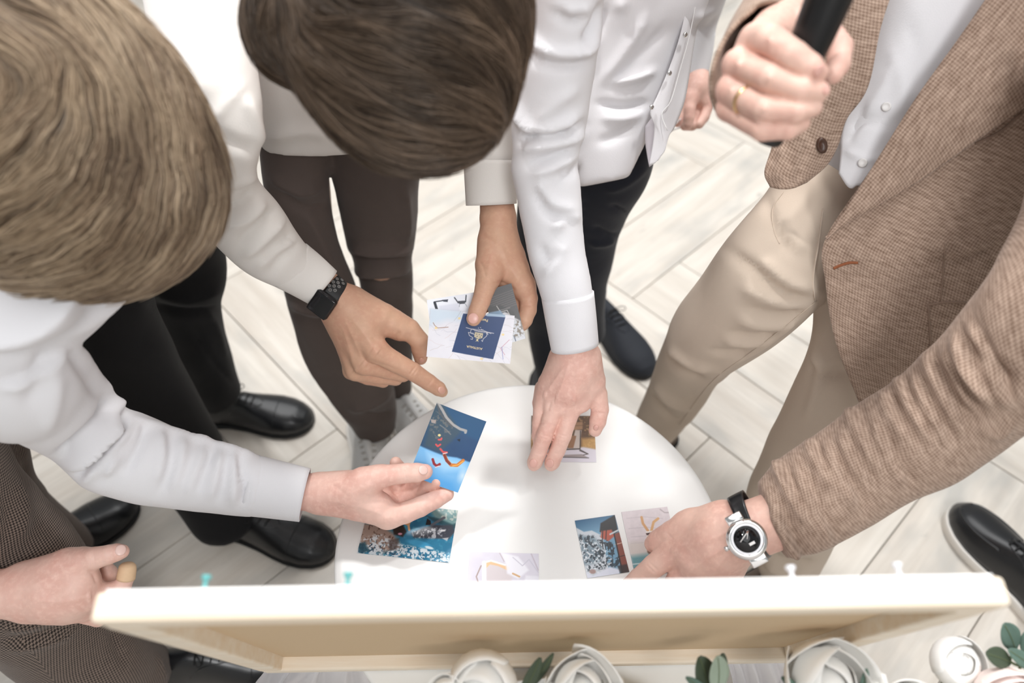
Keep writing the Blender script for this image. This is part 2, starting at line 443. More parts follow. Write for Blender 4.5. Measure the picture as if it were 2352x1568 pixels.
M = dict(
    plank=plank_mat(), grout=plain('grout', srgb(190, 186, 178), .9, nscale=40),
    table=plain('white_lacquer', srgb(238, 238, 236), .3, nscale=60, nvar=.01),
    skin_light=skin('skin_rosy', srgb(232, 194, 180), srgb(218, 158, 144)),
    skin_tan=skin('skin_tan', srgb(204, 164, 138), srgb(202, 148, 126)),
    skin_e=skin('skin_warm', srgb(230, 192, 176), srgb(214, 156, 142)),
    nail=plain('fingernail', srgb(220, 172, 160), .3), nail_tan=plain('fingernail_tan', srgb(210, 164, 146), .3), nail_tip=plain('fingernail_pale', srgb(232, 198, 188), .3),
    shirt=cloth('white_cotton', srgb(225, 224, 227), .8, 900, .015, .05),
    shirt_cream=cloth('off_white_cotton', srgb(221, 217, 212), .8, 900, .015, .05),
    shirt_shade=cloth('white_cotton_shaded', srgb(205, 200, 206), .85, 900, .02, .05),  # white cotton darkened in colour to stand for shade inside the shirt tail
    stitch=plain('white_thread', srgb(240, 240, 240), .7),
    black_cloth=cloth('black_trouser_wool', srgb(24, 24, 26), .85, 700, .1, .05),
    navy_cloth=cloth('navy_trouser_cotton', srgb(30, 33, 42), .8, 700, .12, .1),
    brown_cloth=cloth('dark_brown_chino', srgb(88, 78, 74), .85, 800, .1, .1),
    beige_cloth=cloth('beige_chino', srgb(200, 184, 168), .85, 800, .04, .1),
    blazer=weave_mat('tan_wool', srgb(194, 170, 153), srgb(120, 97, 82), 400, 400, 'check', .45, contrast=.7, rot=.6),
    tweed=weave_mat('brown_houndstooth', srgb(136, 120, 110), srgb(40, 34, 32), 320, 320, 'check', .12, rot=.5),
    leather=plain('black_leather', srgb(22, 23, 26), .33, nscale=90, nvar=.25, bumps=.08, coat=.15),
    sole_black=plain('black_rubber', srgb(14, 14, 15), .6),
    suede=plain('navy_suede', srgb(34, 38, 46), .75, nscale=120, nvar=.2, bumps=.1),
    white_leather=plain('white_sneaker_leather', srgb(240, 240, 239), .5, nscale=60, nvar=.05),
    grey_fabric=plain('grey_sneaker_fabric', srgb(196, 193, 190), .8, nscale=80, nvar=.2),
    white_rubber=plain('white_rubber', srgb(232, 228, 222), .6, nscale=50, nvar=.05),
    brown_leather=plain('brown_leather', srgb(96, 78, 66), .5, nscale=70, nvar=.2),
    lace=plain('black_lace', srgb(20, 20, 21), .8), lace_grey=plain('grey_lace', srgb(196, 192, 186), .8),
    chrome=plain('polished_steel', (.75, .75, .74), .12, 1), gold=plain('gold', (.85, .62, .32), .2, 1),
    black_gloss=plain('black_glass', (.004, .004, .005), .06), black_rubber=plain('black_silicone', srgb(26, 26, 27), .55),
    band_ring=plain('grey_silicone', srgb(128, 126, 124), .6), dark_metal=plain('dark_aluminium', srgb(48, 48, 50), .3, .8),
    mic_black=plain('black_lacquer', srgb(15, 15, 17), .35), mic_grille=plain('steel_mesh', (.35, .35, .36), .4, 1),
    horn=plain('brown_horn', srgb(70, 44, 30), .4, nscale=200, nvar=.4), pearl=plain('pearl_button', srgb(225, 222, 220), .3),
    thread_brown=plain('rust_thread', srgb(140, 82, 50), .8),
    pine=wood('pine_wood', srgb(240, 230, 214), srgb(228, 208, 182), (5, 70, 70)),
    mdf=plain('fibreboard', srgb(206, 180, 146), .8, nscale=500, nvar=.06),
    rose=plain('rose_petal', srgb(250, 248, 244), .6, nscale=30, nvar=.02), rose_pink=plain('blush_petal', srgb(250, 232, 226), .6, nscale=30, nvar=.02),
    leaf=plain('eucalyptus_leaf', srgb(92, 116, 104), .6, nscale=40, nvar=.2), leaf_dark=plain('dark_leaf', srgb(66, 78, 60), .6, nscale=40, nvar=.2),
    leaf_pale=plain('pale_leaf', srgb(150, 164, 146), .6, nscale=40, nvar=.15),
    stem=plain('green_stem', srgb(92, 104, 70), .7), bandage=plain('sticking_plaster', srgb(226, 192, 156), .7, nscale=300, nvar=.05),
    teal=plain('teal_plastic', srgb(96, 172, 172), .3), clear=plain('milky_plastic', srgb(232, 232, 236), .3),
    ceramic=plain('white_ceramic', srgb(235, 233, 230), .3), print=vcol('photo_paper', .32), paper=plain('white_paper', srgb(240, 240, 240), .6),
    eye=plain('eye_white', srgb(236, 232, 228), .2), iris=plain('iris', srgb(70, 60, 50), .2), lip=plain('lips', srgb(190, 120, 112), .5),
    hair=vcol('hair_strands', .42, .45), gilt=plain('gilt_print', srgb(226, 206, 166), .5),
)
def tulle_mat():
    m, nt, bs = new_mat('tulle'); bs.inputs['Base Color'].default_value = (*srgb(236, 234, 238), 1); bs.inputs['Roughness'].default_value = .8
    tc = nd(nt, 'ShaderNodeTexCoord').outputs['UV']; ch = noise(nt, tc, 60, 2)
    bs.inputs['Alpha'].default_value = .5
    return m
M['tulle'] = tulle_mat()
for k_ in ('rose', 'rose_pink'):
    b_ = M[k_].node_tree.nodes['Principled BSDF']; b_.inputs['Subsurface Weight'].default_value = .1; b_.inputs['Subsurface Radius'].default_value = (.01, .009, .008); b_.inputs['Subsurface Scale'].default_value = .6

# ------------------------------------------------------------------ floor: herringbone planks
YAW = math.radians(43.9); fa = np.array([math.cos(YAW), math.sin(YAW), 0]); fb = np.array([-math.sin(YAW), math.cos(YAW), 0])
PW, A0, B0, NH = .207, .345, .745, 4
v, f = box((0, 1.0, -.03), (9, 9, .04)); floor = obj('floor', v, f, M['grout'], smooth=False); tag(floor, kind='structure')
v, f = box((0, 0, 0), (PW*NH-.0024, PW-.0024, .010), bev=.0012, seg=1)
pm = bpy.data.meshes.new('plank'); pm.from_pydata(v.tolist(), [], f); pm.materials.append(M['plank'])
for i in range(-14, 24):
    for j in range(-16, 20):
        s = i+j
        m = s % (2*NH)
        if m == NH:     # first cell of a plank along a
            c = fa*(A0+PW*(i+NH/2))+fb*(B0+PW*(j+.5)); rot = YAW
        elif m == 0:    # first cell of a plank along b
            c = fa*(A0+PW*(i+.5))+fb*(B0+PW*(j+NH/2)); rot = YAW+math.pi/2
        else: continue
        if abs(c[0]) > 2.3 or c[1] < -.6 or c[1] > 3.4: continue
        o = bpy.data.objects.new('plank', pm); COL.objects.link(o); o.parent = floor
        o.location = (c[0], c[1], -.005+random.uniform(-.0004, .0004)); o.rotation_euler = (0, 0, rot)

# ------------------------------------------------------------------ white walls of the hall
for nm, c_, s_ in (('wall_back', (0, 5.45, 1.6), (9, .1, 3.2)), ('wall_front', (0, -3.45, 1.6), (9, .1, 3.2)), ('wall_left', (-4.45, 1, 1.6), (.1, 9, 3.2)), ('wall_right', (4.45, 1, 1.6), (.1, 9, 3.2))):
    v, f = box(c_, s_); tag(obj(nm, v, f, M['ceramic'], smooth=False), kind='structure')

# ------------------------------------------------------------------ round side table
TC = np.array([.027, .410, 0]); TZ = .530; TR = .2617
tb = empty('side_table', TC, 'small round white lacquered side table with photo prints on its top', 'table')
v, f = lathe([(0, -.018), (TR-.006, -.018), (TR-.001, -.016), (TR, -.011), (TR, -.004), (TR-.0015, -.001), (TR-.005, 0), (TR-.012, -.0002), (0, -.0002)], TC+[0, 0, TZ], n=160)
obj('tabletop', v, f, M['table'], tb)
v, f = lathe([(0, -.03), (TR*.8, -.03), (TR*.8, -.018), (0, -.018)], TC+[0, 0, TZ], n=64); obj('apron_ring', v, f, M['table'], tb, smooth=False)
for k in range(3):
    a = math.radians(90+120*k); p0 = TC+[math.cos(a)*.15, math.sin(a)*.15, TZ-.03]; p1 = TC+[math.cos(a)*.21, math.sin(a)*.21, 0.0]
    v, f = wire([p0, p1], [.018, .011], n=16); obj('leg', v, f, M['table'], tb)

# ------------------------------------------------------------------ board leaning on the table
BL_ = W(210, 1432, .496); BR_ = W(2325, 1390, .5039); 
bx = unit(BR_-BL_); bx[2] = 0; bx = unit(bx)
bc = WZ(1262, 1533, TZ+.001); top = (BL_+BR_)/2
dn = bc-top; dn = dn-bx*(dn@bx); BH = np.linalg.norm(dn); dn = unit(dn)           # down along the board
bn = unit(np.cross(bx, dn)); bn = bn if bn[1] > 0 else -bn                          # towards the table
BWd = .642; BT = .021; bR = np.stack([bx, bn, -dn], 1)
bctr = top+dn*BH/2
low = BT*abs(bn[2])
bd = empty('picture_board', bc, 'wide light pine-framed board seen from behind, leaning on the white table', 'board')
def bpart(name, cx, cz, sx, sz, y0, y1, mat, bev=.002):
    c = bctr+bx*cx-dn*cz+bn*((y0+y1)/2)
    v, f = box(c, (sx, y1-y0, sz), bR, bev); return obj(name, v, f, mat, bd, smooth=False)
fw = .026
bpart('top_rail', 0, BH/2-fw/2, BWd, fw, 0, BT, M['pine'], .004)
bpart('bottom_rail', 0, -BH/2+fw/2, BWd, fw, 0, BT, M['pine'], .003)
for s in (-1, 1): bpart('side_rail', s*(BWd/2-fw/2), 0, fw, BH-2*fw, 0, BT, M['pine'], .002)
bpart('back_panel', 0, 0, BWd-2*fw, BH-2*fw, BT-.006, BT-.001, M['mdf'], 0)
bpart('front_sheet', 0, 0, BWd-.01, BH-.01, BT, BT+.002, M['paper'], 0)
def pin(x, y, d, mat, label, group):
    c = W(x, y, d); e = empty('push_pin', c, label, 'push pin', group)
    R = bR@np.array([[1, 0, 0], [0, 0, 1], [0, -1, 0]])
    v, f = lathe([(0, -.004), (.0028, -.004), (.0024, 0), (.0016, .001), (.0016, .005), (.0034, .006), (.0034, .0085), (0, .0088)], c, bR@np.array([[1., 0, 0], [0, 0, 1], [0, 1, 0]]), 20)
    obj('pin_head', v, f, mat, e)
    v, f = wire([c-bn*.004, c-bn*.012], .0006); obj('pin_point', v, f, M['chrome'], e)
for x, y in ((470, 1349), (798, 1343)): pin(x, y, DZ(x, y, top[2]-.004), M['teal'], 'teal push pin in the front top edge of the pine board', 'teal pins on the board')
for x, y in ((1820, 1327), (2066, 1320)): pin(x, y, DZ(x, y, top[2]-.004), M['clear'], 'milky white push pin in the front top edge of the pine board', 'white pins on the board')

# ------------------------------------------------------------------ printed photographs
class Canvas:
    """paints in photograph pixels, so that every motif lies where the print shows it"""
    def __init__(s, quad, w, h):
        s.q = np.array(quad, float); s.w, s.h = w, h
        u, v_ = np.meshgrid(np.linspace(0, 1, w+1), np.linspace(0, 1, h+1)); s.u, s.v = u, v_
        q = s.q; s.xy = (1-u[..., None])*(1-v_[..., None])*q[0]+u[..., None]*(1-v_[..., None])*q[1]+u[..., None]*v_[..., None]*q[2]+(1-u[..., None])*v_[..., None]*q[3]
        s.P = s.xy.reshape(-1, 2); s.c = np.zeros((h+1, w+1, 3))+240.
    def n(s, scale, seed, octs=3):
        r = np.random.default_rng(seed); out = 0; P = (s.P-s.P.min(0))/scale
        for o in range(octs):                       # lattice noise, smoothly interpolated
            Q = P*1.9**o; g = r.uniform(-1, 1, (int(Q[:, 0].max())+3, int(Q[:, 1].max())+3)); i = Q.astype(int); f_ = Q-i; f_ = f_*f_*(3-2*f_); a, b = i.T; x, y = f_.T
            out = out+.6**o*((g[a, b]*(1-x)+g[a+1, b]*x)*(1-y)+(g[a, b+1]*(1-x)+g[a+1, b+1]*x)*y)
        return np.clip(out/1.7*.5+.5, 0, 1).reshape(s.u.shape)
    def put(s, mask, col, a=1.0):
        mk = np.clip(mask, 0, 1)[..., None]*a; s.c = s.c*(1-mk)+np.array(col, float)*mk
    def fill(s, col): s.c[:] = col
    def grad(s, a, b, ca, cb):
        a = np.array(a, float); d = np.array(b, float)-a; t = np.clip(((s.P-a)@d)/(d@d), 0, 1).reshape(s.u.shape)[..., None]
        s.c = np.array(ca)*(1-t)+np.array(cb)*t
    def poly(s, pts, col, a=1.0, soft=1.0):
        pts = np.array(pts, float); x, y = s.P.T; ins = np.zeros(len(x), bool)
        for i in range(len(pts)):
            x0, y0 = pts[i]; x1, y1 = pts[(i+1) % len(pts)]
            c = (y0 > y) != (y1 > y); ins ^= c & (x < (x1-x0)*(y-y0)/(y1-y0+1e-12)+x0)
        d, _ = poly_dist(s.P, np.r_[pts, pts[:1]]); d = np.where(ins, d, -d)
        s.put(np.clip(d/soft+.5, 0, 1).reshape(s.u.shape), col, a)
    def line(s, pts, w, col, a=1.0):
        d, _ = poly_dist(s.P, np.array(pts, float)); s.put(np.clip(w/2-d+.5, 0, 1).reshape(s.u.shape), col, a)
    def blob(s, x, y, rx, ry, col, a=1.0, rot=0, soft=.35):
        q = s.P-[x, y]; c, sn = math.cos(rot), math.sin(rot); k = np.hypot((q[:, 0]*c+q[:, 1]*sn)/rx, (-q[:, 0]*sn+q[:, 1]*c)/ry)
        s.put(np.clip((1-k)/soft, 0, 1).reshape(s.u.shape), col, a)
    def speck(s, scale, seed, thr, col, a=1.0, region=None, soft=.08):
        m = np.clip((s.n(scale, seed)-thr)/soft, 0, 1)
        if region is not None:
            keep = s.c.copy(); s2 = np.zeros_like(s.c); tmp = s.c; s.c = s2; s.poly(region, (1, 1, 1), 1, 6); m = m*s.c[..., 0]; s.c = tmp
        s.put(m, col, a)
def card(cv, corners, label, cat='photo', bow=0.0, name='photo_print', thick=.0005, grp=None):
    """thin paper card with the painted front; corners TL TR BR BL in the world"""
    q = np.array(corners, float); c = q.mean(0); eu = ((q[1]-q[0])+(q[2]-q[3]))/2; ev = ((q[3]-q[0])+(q[2]-q[1]))/2
    n = unit(np.cross(eu, ev)); n = n if n@(CAM-c) > 0 else -n
    ev = ev-unit(eu)*(ev@unit(eu))*.6
    u, v_ = cv.u-.5, cv.v-.5
    P = c+u[..., None]*eu+v_[..., None]*ev+n*(bow*(1-4*u*u))[..., None]
    h, w = cv.u.shape; Vt = P.reshape(-1, 3); Fc = [];
    ii = np.arange((h-1)*w).reshape(h-1, w)[:, :-1].ravel(); Fc = np.stack([ii, ii+1, ii+w+1, ii+w], -1)
    nn = np.cross(Vt[Fc[0][1]]-Vt[Fc[0][0]], Vt[Fc[0][3]]-Vt[Fc[0][0]])
    if nn@n < 0: Fc = Fc[:, ::-1]
    border = np.concatenate([np.arange(w), np.arange(1, h)*w+w-1, (h-1)*w+np.arange(w-2, -1, -1), np.arange(h-2, 0, -1)*w])
    nb = len(Vt); Vb = Vt[border]-n*thick; k = len(border)
    Fl = Fc.tolist()
    for i in range(k): Fl.append([int(border[i]), int(border[(i+1) % k]), nb+(i+1) % k, nb+i])
    Fl.append([nb+i for i in range(k)])
    col = np.concatenate([cv.c.reshape(-1, 3), np.full((k, 3), 238.)])/255
    col = np.where(col <= .04045, col/12.92, ((col+.055)/1.055)**2.4)
    o = obj(name, np.concatenate([Vt, Vb]), Fl, M['print'], smooth=False, col=col, base=c); tag(o, label, cat, grp)
    return o, c, eu, ev, n
ZC = TZ+.0009
def zc(q, z=ZC): return [WZ(x, y, z) for x, y in q]

# kite surfers over a coast, held by the man at the left
q = [(1005, 925), (1118, 968), (1051, 1131), (938, 1088)]; cv = Canvas(q, 130, 190)
cv.grad((1010, 930), (1085, 1020), (58, 92, 116), (44, 78, 118)); cv.put(cv.n(40, 3), (34, 62, 100), .6)
cv.poly([(1012, 928), (1060, 945), (1125, 968), (1105, 1015), (1075, 1000), (1050, 985), (1030, 960)], (40, 84, 122), .8, 8)
cv.poly([(1000, 922), (1022, 928), (1028, 945), (1045, 968), (1060, 990), (1040, 1010), (1010, 1035), (975, 1022), (985, 985), (992, 960)], (66, 84, 96), .8, 8)
cv.speck(5, 4, .6, (110, 112, 112), .8, [(1000, 925), (1030, 950), (1045, 985), (1000, 1010), (985, 980)])
cv.line([(1008, 926), (1017, 940), (1027, 958), (1042, 974), (1058, 984), (1071, 988), (1070, 992)], 6, (168, 164, 162), .95)
cv.line([(1006, 930), (1012, 948), (1024, 964), (1040, 978)], 4, (92, 92, 94), .8)
cv.poly([(990, 962), (1003, 964), (1001, 972), (992, 970)], (190, 170, 160), .8, 2)
cv.line([(1012, 975), (1026, 985), (1036, 996)], 2.5, (140, 136, 134), .7)
cv.poly([(940, 1010), (968, 1024), (1000, 1037), (1022, 1045), (1050, 1049), (1078, 1060), (1100, 1050), (1060, 1140), (930, 1100)], (122, 184, 232), 1, 4)
cv.poly([(980, 1036), (1022, 1050), (1064, 1060), (1075, 1078), (1020, 1080), (985, 1060)], (168, 212, 244), .8, 14)
cv.poly([(930, 1085), (990, 1085), (1040, 1105), (1060, 1140), (930, 1110)], (84, 164, 226), .9, 18)
cv.blob(1062, 1092, 14, 22, (214, 232, 246), .8, .3, .9)
cv.line([(1021, 1043), (1027, 1056), (1036, 1066), (1050, 1067), (1064, 1056)], 7.5, (206, 124, 58)); cv.line([(1021, 1043), (1026, 1056), (1033, 1063)], 6, (132, 58, 48)); cv.line([(1040, 1068), (1052, 1066), (1064, 1058)], 2.5, (240, 176, 84))
cv.line([(994, 1053), (997, 1063), (1003, 1068), (1010, 1064)], 6, (150, 48, 56)); cv.line([(1000, 1071), (1009, 1068)], 2, (240, 220, 224))
cv.line([(1012, 1029), (1018, 1036), (1027, 1037)], 4.5, (206, 82, 84)); cv.line([(1018, 1040), (1027, 1038)], 2, (250, 210, 210))
cv.line([(1002, 1019), (1006, 1023), (1012, 1019)], 4, (214, 84, 88)); cv.line([(1008, 1008), (1014, 1008), (1015, 1005)], 4, (206, 90, 92)); cv.blob(1010, 998, 4, 3.4, (232, 210, 150), 1, 0, .3)
cv.poly([(1050, 1008), (1058, 1006), (1057, 1013)], (24, 34, 46), 1, 1)
dk = .935
card(cv, [W(1005, 925, dk-.004), W(1118, 968, dk+.0), W(1051, 1131, dk+.012), W(938, 1088, dk+.012)], 'blue photo print of orange and red kites over a coast, held in a hand', bow=.002)

# swimmer and whale
q = [(848, 1156), (1055, 1167), (1028, 1297), (823, 1264)]; cv = Canvas(q, 220, 130); cv.fill((38, 128, 164))
cv.put(cv.n(26, 8), (20, 92, 130), .6); cv.put(np.clip(cv.n(10, 9)*2-1.1, 0, 1), (96, 178, 200), .8)
cv.poly([(985, 1165), (1060, 1160), (1050, 1215), (1000, 1190)], (128, 160, 158), .9, 10); cv.speck(7, 10, .55, (200, 208, 200), .8, [(985, 1160), (1058, 1160), (1052, 1200), (1005, 1185)])
cv.poly([(975, 1182), (1010, 1190), (1040, 1203), (1050, 1200), (1048, 1215), (1000, 1200)], (26, 66, 76), .8, 5)
cv.poly([(820, 1200), (875, 1205), (905, 1225), (925, 1262), (880, 1268), (820, 1250)], (190, 150, 130), .85, 12)
cv.speck(6, 11, .58, (96, 70, 62), .8, [(825, 1200), (880, 1205), (925, 1255), (880, 1265), (825, 1240)])
cv.speck(5, 12, .45, (220, 228, 234), .95, [(820, 1240), (870, 1225), (920, 1250), (980, 1262), (1030, 1275), (1030, 1300), (820, 1270)])
cv.speck(4, 13, .62, (30, 70, 96), .9, [(820, 1245), (860, 1240), (940, 1270), (1030, 1285), (1030, 1300), (820, 1270)])
cv.poly([(822, 1245), (840, 1243), (850, 1262), (830, 1268)], (28, 74, 92), .9, 6)
cv.blob(962, 1250, 34, 9, (64, 160, 204), .8, .25); cv.blob(985, 1260, 12, 4, (230, 240, 244), .9, .3)
cv.poly([(945, 1226), (975, 1212), (1000, 1205), (1040, 1205), (1046, 1222), (1030, 1240), (980, 1238), (950, 1236)], (60, 66, 78), 1, 5); cv.speck(5, 14, .52, (196, 200, 206), .9, [(945, 1222), (1000, 1212), (1030, 1216), (1010, 1238), (950, 1238)])
cv.poly([(978, 1206), (982, 1190), (990, 1196), (991, 1206)], (18, 24, 30), 1, 1.5); cv.line([(992, 1206), (1008, 1196), (1022, 1187)], 6, (90, 96, 106))
cv.poly([(1015, 1238), (1030, 1236), (1026, 1245)], (196, 200, 204), .9, 2); cv.blob(1018, 1219, 7, 3, (228, 230, 232), .9)
cv.poly([(902, 1214), (925, 1205), (934, 1222), (925, 1234), (905, 1228)], (40, 28, 24), .95, 4); cv.line([(925, 1200), (938, 1205), (944, 1190)], 7, (214, 160, 110)); cv.line([(938, 1205), (940, 1218)], 5, (220, 172, 126)); cv.blob(919, 1227, 6, 3, (210, 150, 170))
cv.poly([(893, 1240), (918, 1236), (912, 1262), (895, 1262)], (70, 62, 62), .7, 5)
card(cv, zc(q), 'photo print of turquoise sea with foam and a dark whale lying on the table')

# white wedding dress on a hanger
q = [(1079, 1267), (1237, 1271), (1238, 1385), (1071, 1381)]; cv = Canvas(q, 160, 110); cv.fill((222, 220, 232)); cv.put(cv.n(30, 20), (206, 200, 212), .7)
cv.poly([(1110, 1300), (1125, 1288), (1165, 1296), (1180, 1320), (1170, 1350), (1115, 1360)], (214, 204, 206), .9, 6)
cv.line([(1112, 1304), (1124, 1292), (1145, 1296), (1166, 1306)], 9, (232, 194, 150)); cv.line([(1116, 1291), (1128, 1288), (1160, 1298)], 4, (246, 246, 250))
cv.line([(1112, 1293), (1112, 1325)], 10, (244, 244, 250)); cv.line([(1112, 1326), (1114, 1380)], 10, (240, 240, 248)); cv.line([(1105, 1300), (1094, 1325), (1102, 1350)], 3, (168, 148, 146))
cv.poly([(1150, 1268), (1190, 1278), (1215, 1310), (1190, 1330), (1165, 1318), (1160, 1290)], (240, 240, 248), .9, 5); cv.line([(1178, 1280), (1200, 1300), (1215, 1285), (1236, 1315)], 2, (200, 198, 212)); cv.line([(1220, 1272), (1236, 1310)], 3, (196, 188, 200))
cv.line([(1178, 1318), (1193, 1325)], 4, (210, 168, 120)); cv.poly([(1208, 1322), (1240, 1325), (1240, 1385), (1190, 1385)], (238, 238, 246), .8, 5); cv.line([(1148, 1270), (1158, 1290)], 2, (190, 178, 184))
card(cv, zc(q), 'pale photo print of a white dress on a wooden hanger lying on the table')

# snowy mountain
q = [(1322, 1195), (1412, 1182), (1446, 1313), (1347, 1328)]; cv = Canvas(q, 100, 140); cv.grad((1365, 1185), (1375, 1225), (44, 92, 128), (112, 156, 184))
cv.poly([(1325, 1212), (1342, 1222), (1360, 1219), (1385, 1232), (1400, 1330), (1340, 1335)], (196, 204, 212), 1, 2)
cv.poly([(1330, 1230), (1365, 1235), (1385, 1255), (1380, 1290), (1340, 1300)], (112, 134, 148), .9, 8); cv.speck(6, 30, .5, (36, 48, 58), .9, [(1328, 1228), (1400, 1235), (1432, 1300), (1350, 1312)]); cv.speck(4, 31, .58, (224, 230, 236), .9, [(1328, 1238), (1390, 1250), (1420, 1310), (1345, 1325)])
cv.poly([(1342, 1312), (1360, 1322), (1400, 1302), (1425, 1308), (1420, 1325), (1347, 1330)], (222, 226, 240), .95, 5); cv.blob(1360, 1313, 9, 6, (160, 124, 116), .8)
cv.poly([(1380, 1202), (1412, 1182), (1420, 1222), (1402, 1234), (1378, 1222)], (24, 24, 28), 1, 3); cv.poly([(1382, 1220), (1405, 1217), (1412, 1232), (1398, 1244), (1380, 1236)], (176, 84, 64), 1, 3); cv.line([(1385, 1218), (1384, 1240)], 2, (28, 24, 24)); cv.line([(1393, 1218), (1392, 1240)], 2, (28, 24, 24))
cv.poly([(1411, 1228), (1424, 1222), (1446, 1312), (1428, 1316)], (128, 66, 52), 1, 2); cv.line([(1413, 1252), (1428, 1248)], 1.5, (214, 180, 160)); cv.line([(1421, 1280), (1436, 1276)], 1.5, (40, 28, 26)); cv.line([(1411, 1228), (1430, 1316)], 3, (36, 30, 30)); cv.line([(1402, 1228), (1421, 1218)], 4, (190, 200, 206))
for k in range(5): cv.line([(1383+k*6, 1246+k*1.5), (1386+k*6, 1262+k*1.5)], 2, (30, 32, 36))
cv.poly([(1418, 1300), (1440, 1296), (1446, 1316), (1425, 1318)], (34, 24, 24), .8, 4)
card(cv, zc(q), 'photo print of a snowy mountain with red-brown blocks lying on the table')

# bather on the beach
q = [(1427, 1174), (1537, 1164), (1566, 1309), (1459, 1325)]; cv = Canvas(q, 110, 150); cv.fill((224, 214, 218)); cv.put(np.clip(cv.n(9, 40), 0, 1), (204, 194, 198), .7)
for k, (x, y) in enumerate(((1440, 1190), (1445, 1215), (1450, 1235), (1450, 1250))): cv.line([(x, y), (x+40, y-3), (x+85, y+2)], 2, (190, 180, 186), .6)
cv.poly([(1440, 1248), (1570, 1238), (1572, 1272), (1448, 1285)], (204, 196, 186), .6, 12); cv.poly([(1448, 1280), (1572, 1262), (1575, 1320), (1455, 1330)], (92, 146, 154), .95, 12); cv.poly([(1452, 1308), (1575, 1300), (1575, 1320), (1455, 1330)], (70, 118, 130), .9, 8); cv.line([(1452, 1298), (1490, 1293), (1540, 1290)], 3, (206, 220, 222), .8)
cv.line([(1475, 1188), (1478, 1203), (1489, 1220)], 6, (206, 158, 110)); cv.line([(1514, 1192), (1503, 1200), (1497, 1221)], 6, (212, 166, 116)); cv.poly([(1484, 1222), (1500, 1220), (1496, 1232), (1486, 1236)], (236, 226, 220)); cv.poly([(1484, 1226), (1498, 1224), (1497, 1230), (1486, 1231)], (66, 36, 36)); cv.poly([(1486, 1234), (1500, 1230), (1500, 1258), (1490, 1256)], (214, 170, 124))
cv.poly([(1488, 1255), (1492, 1238), (1505, 1220), (1532, 1206), (1545, 1215), (1520, 1245), (1500, 1252)], (236, 186, 96), 1, 2); cv.blob(1493, 1267, 8, 9, (112, 72, 46), 1); cv.blob(1491, 1262, 6, 4, (206, 160, 120)); cv.poly([(1480, 1246), (1487, 1244), (1489, 1256), (1482, 1256)], (240, 236, 236)); cv.line([(1482, 1250), (1489, 1250)], 1.5, (40, 50, 80)); cv.line([(1520, 1170), (1530, 1178), (1540, 1178)], 3, (168, 156, 160), .7)
card(cv, zc(q), 'pale photo print of a bather with a yellow board, under fingers on the table')

# rover-like deck chair scene under the flat hand
q = [(1222, 956), (1367, 953), (1367, 1063), (1217, 1058)]; cv = Canvas(q, 150, 110); cv.fill((120, 88, 60)); cv.put(cv.n(12, 50), (74, 56, 42), .8); cv.speck(4, 51, .6, (196, 158, 110), .7)
cv.poly([(1215, 1000), (1240, 1002), (1240, 1040), (1215, 1040)], (206, 162, 96), .7, 8); cv.poly([(1335, 1008), (1370, 1005), (1370, 1035), (1335, 1030)], (204, 162, 98), .8, 8)
cv.poly([(1210, 1034), (1260, 1032), (1340, 1028), (1370, 1034), (1370, 1068), (1210, 1068)], (214, 210, 220), 1, 4)
cv.poly([(1318, 970), (1340, 968), (1339, 986), (1318, 988)], (176, 138, 104), 1, 2); cv.line([(1318, 978), (1340, 977)], 1.2, (120, 90, 64)); cv.poly([(1322, 988), (1337, 988), (1330, 1030), (1312, 1030)], (206, 196, 190), .95, 2); cv.poly([(1308, 1000), (1324, 1002), (1316, 1030), (1304, 1030)], (150, 110, 80), 1, 2)
cv.line([(1334, 990), (1331, 1034), (1349, 1044)], 2.2, (60, 52, 48)); cv.line([(1298, 1033), (1330, 1032)], 3, (74, 64, 58)); cv.poly([(1295, 1045), (1335, 1044), (1350, 1053), (1290, 1050)], (150, 140, 138), .9, 2); cv.line([(1290, 1050), (1350, 1053)], 1.6, (60, 56, 58)); cv.line([(1330, 1036), (1348, 1044), (1338, 1046)], 2, (90, 82, 80)); cv.poly([(1262, 1020), (1275, 1018), (1272, 1040), (1262, 1040)], (50, 44, 42), .9, 2)
card(cv, zc(q), 'brown photo print of a deck chair partly under a flat hand on the table')

# the three prints fanned out in the tanned hand
dc = .925
q = [(982, 688), (1100, 670), (1108, 770), (992, 790)]; cv = Canvas(q, 120, 110); cv.fill((234, 236, 244)); cv.poly([(1010, 702), (1055, 695), (1060, 760), (1010, 760)], (218, 220, 232), .9, 4)
cv.line([(1000, 694), (1004, 709)], 6, (34, 38, 50)); cv.line([(1002, 692), (1030, 688)], 2.4, (34, 38, 50)); cv.poly([(1017, 688), (1030, 687), (1030, 693), (1020, 692)], (52, 58, 72), 1, 1)
cv.line([(1046, 683), (1054, 695), (1071, 693), (1073, 678)], 2.6, (40, 44, 56)); cv.poly([(1053, 691), (1071, 690), (1069, 697), (1057, 698)], (44, 48, 62), 1, 1); cv.line([(1057, 698), (1056, 704)], 1.4, (150, 154, 166)); cv.line([(1070, 697), (1073, 703)], 1.4, (150, 154, 166))
card(cv, [W(982, 688, dc+.004), W(1100, 670, dc+.004), W(1108, 770, dc+.006), W(992, 790, dc+.006)], 'white photo print of dark spectacles, lowest print fanned in the tanned hand')
q = [(1112, 668), (1178, 650), (1204, 777), (1140, 798)]; cv = Canvas(q, 80, 130); cv.fill((44, 40, 42))
for k in range(8): cv.line([(1110, 690+k*5), (1190, 662+k*5)], 1.6, (92, 84, 82), .8)
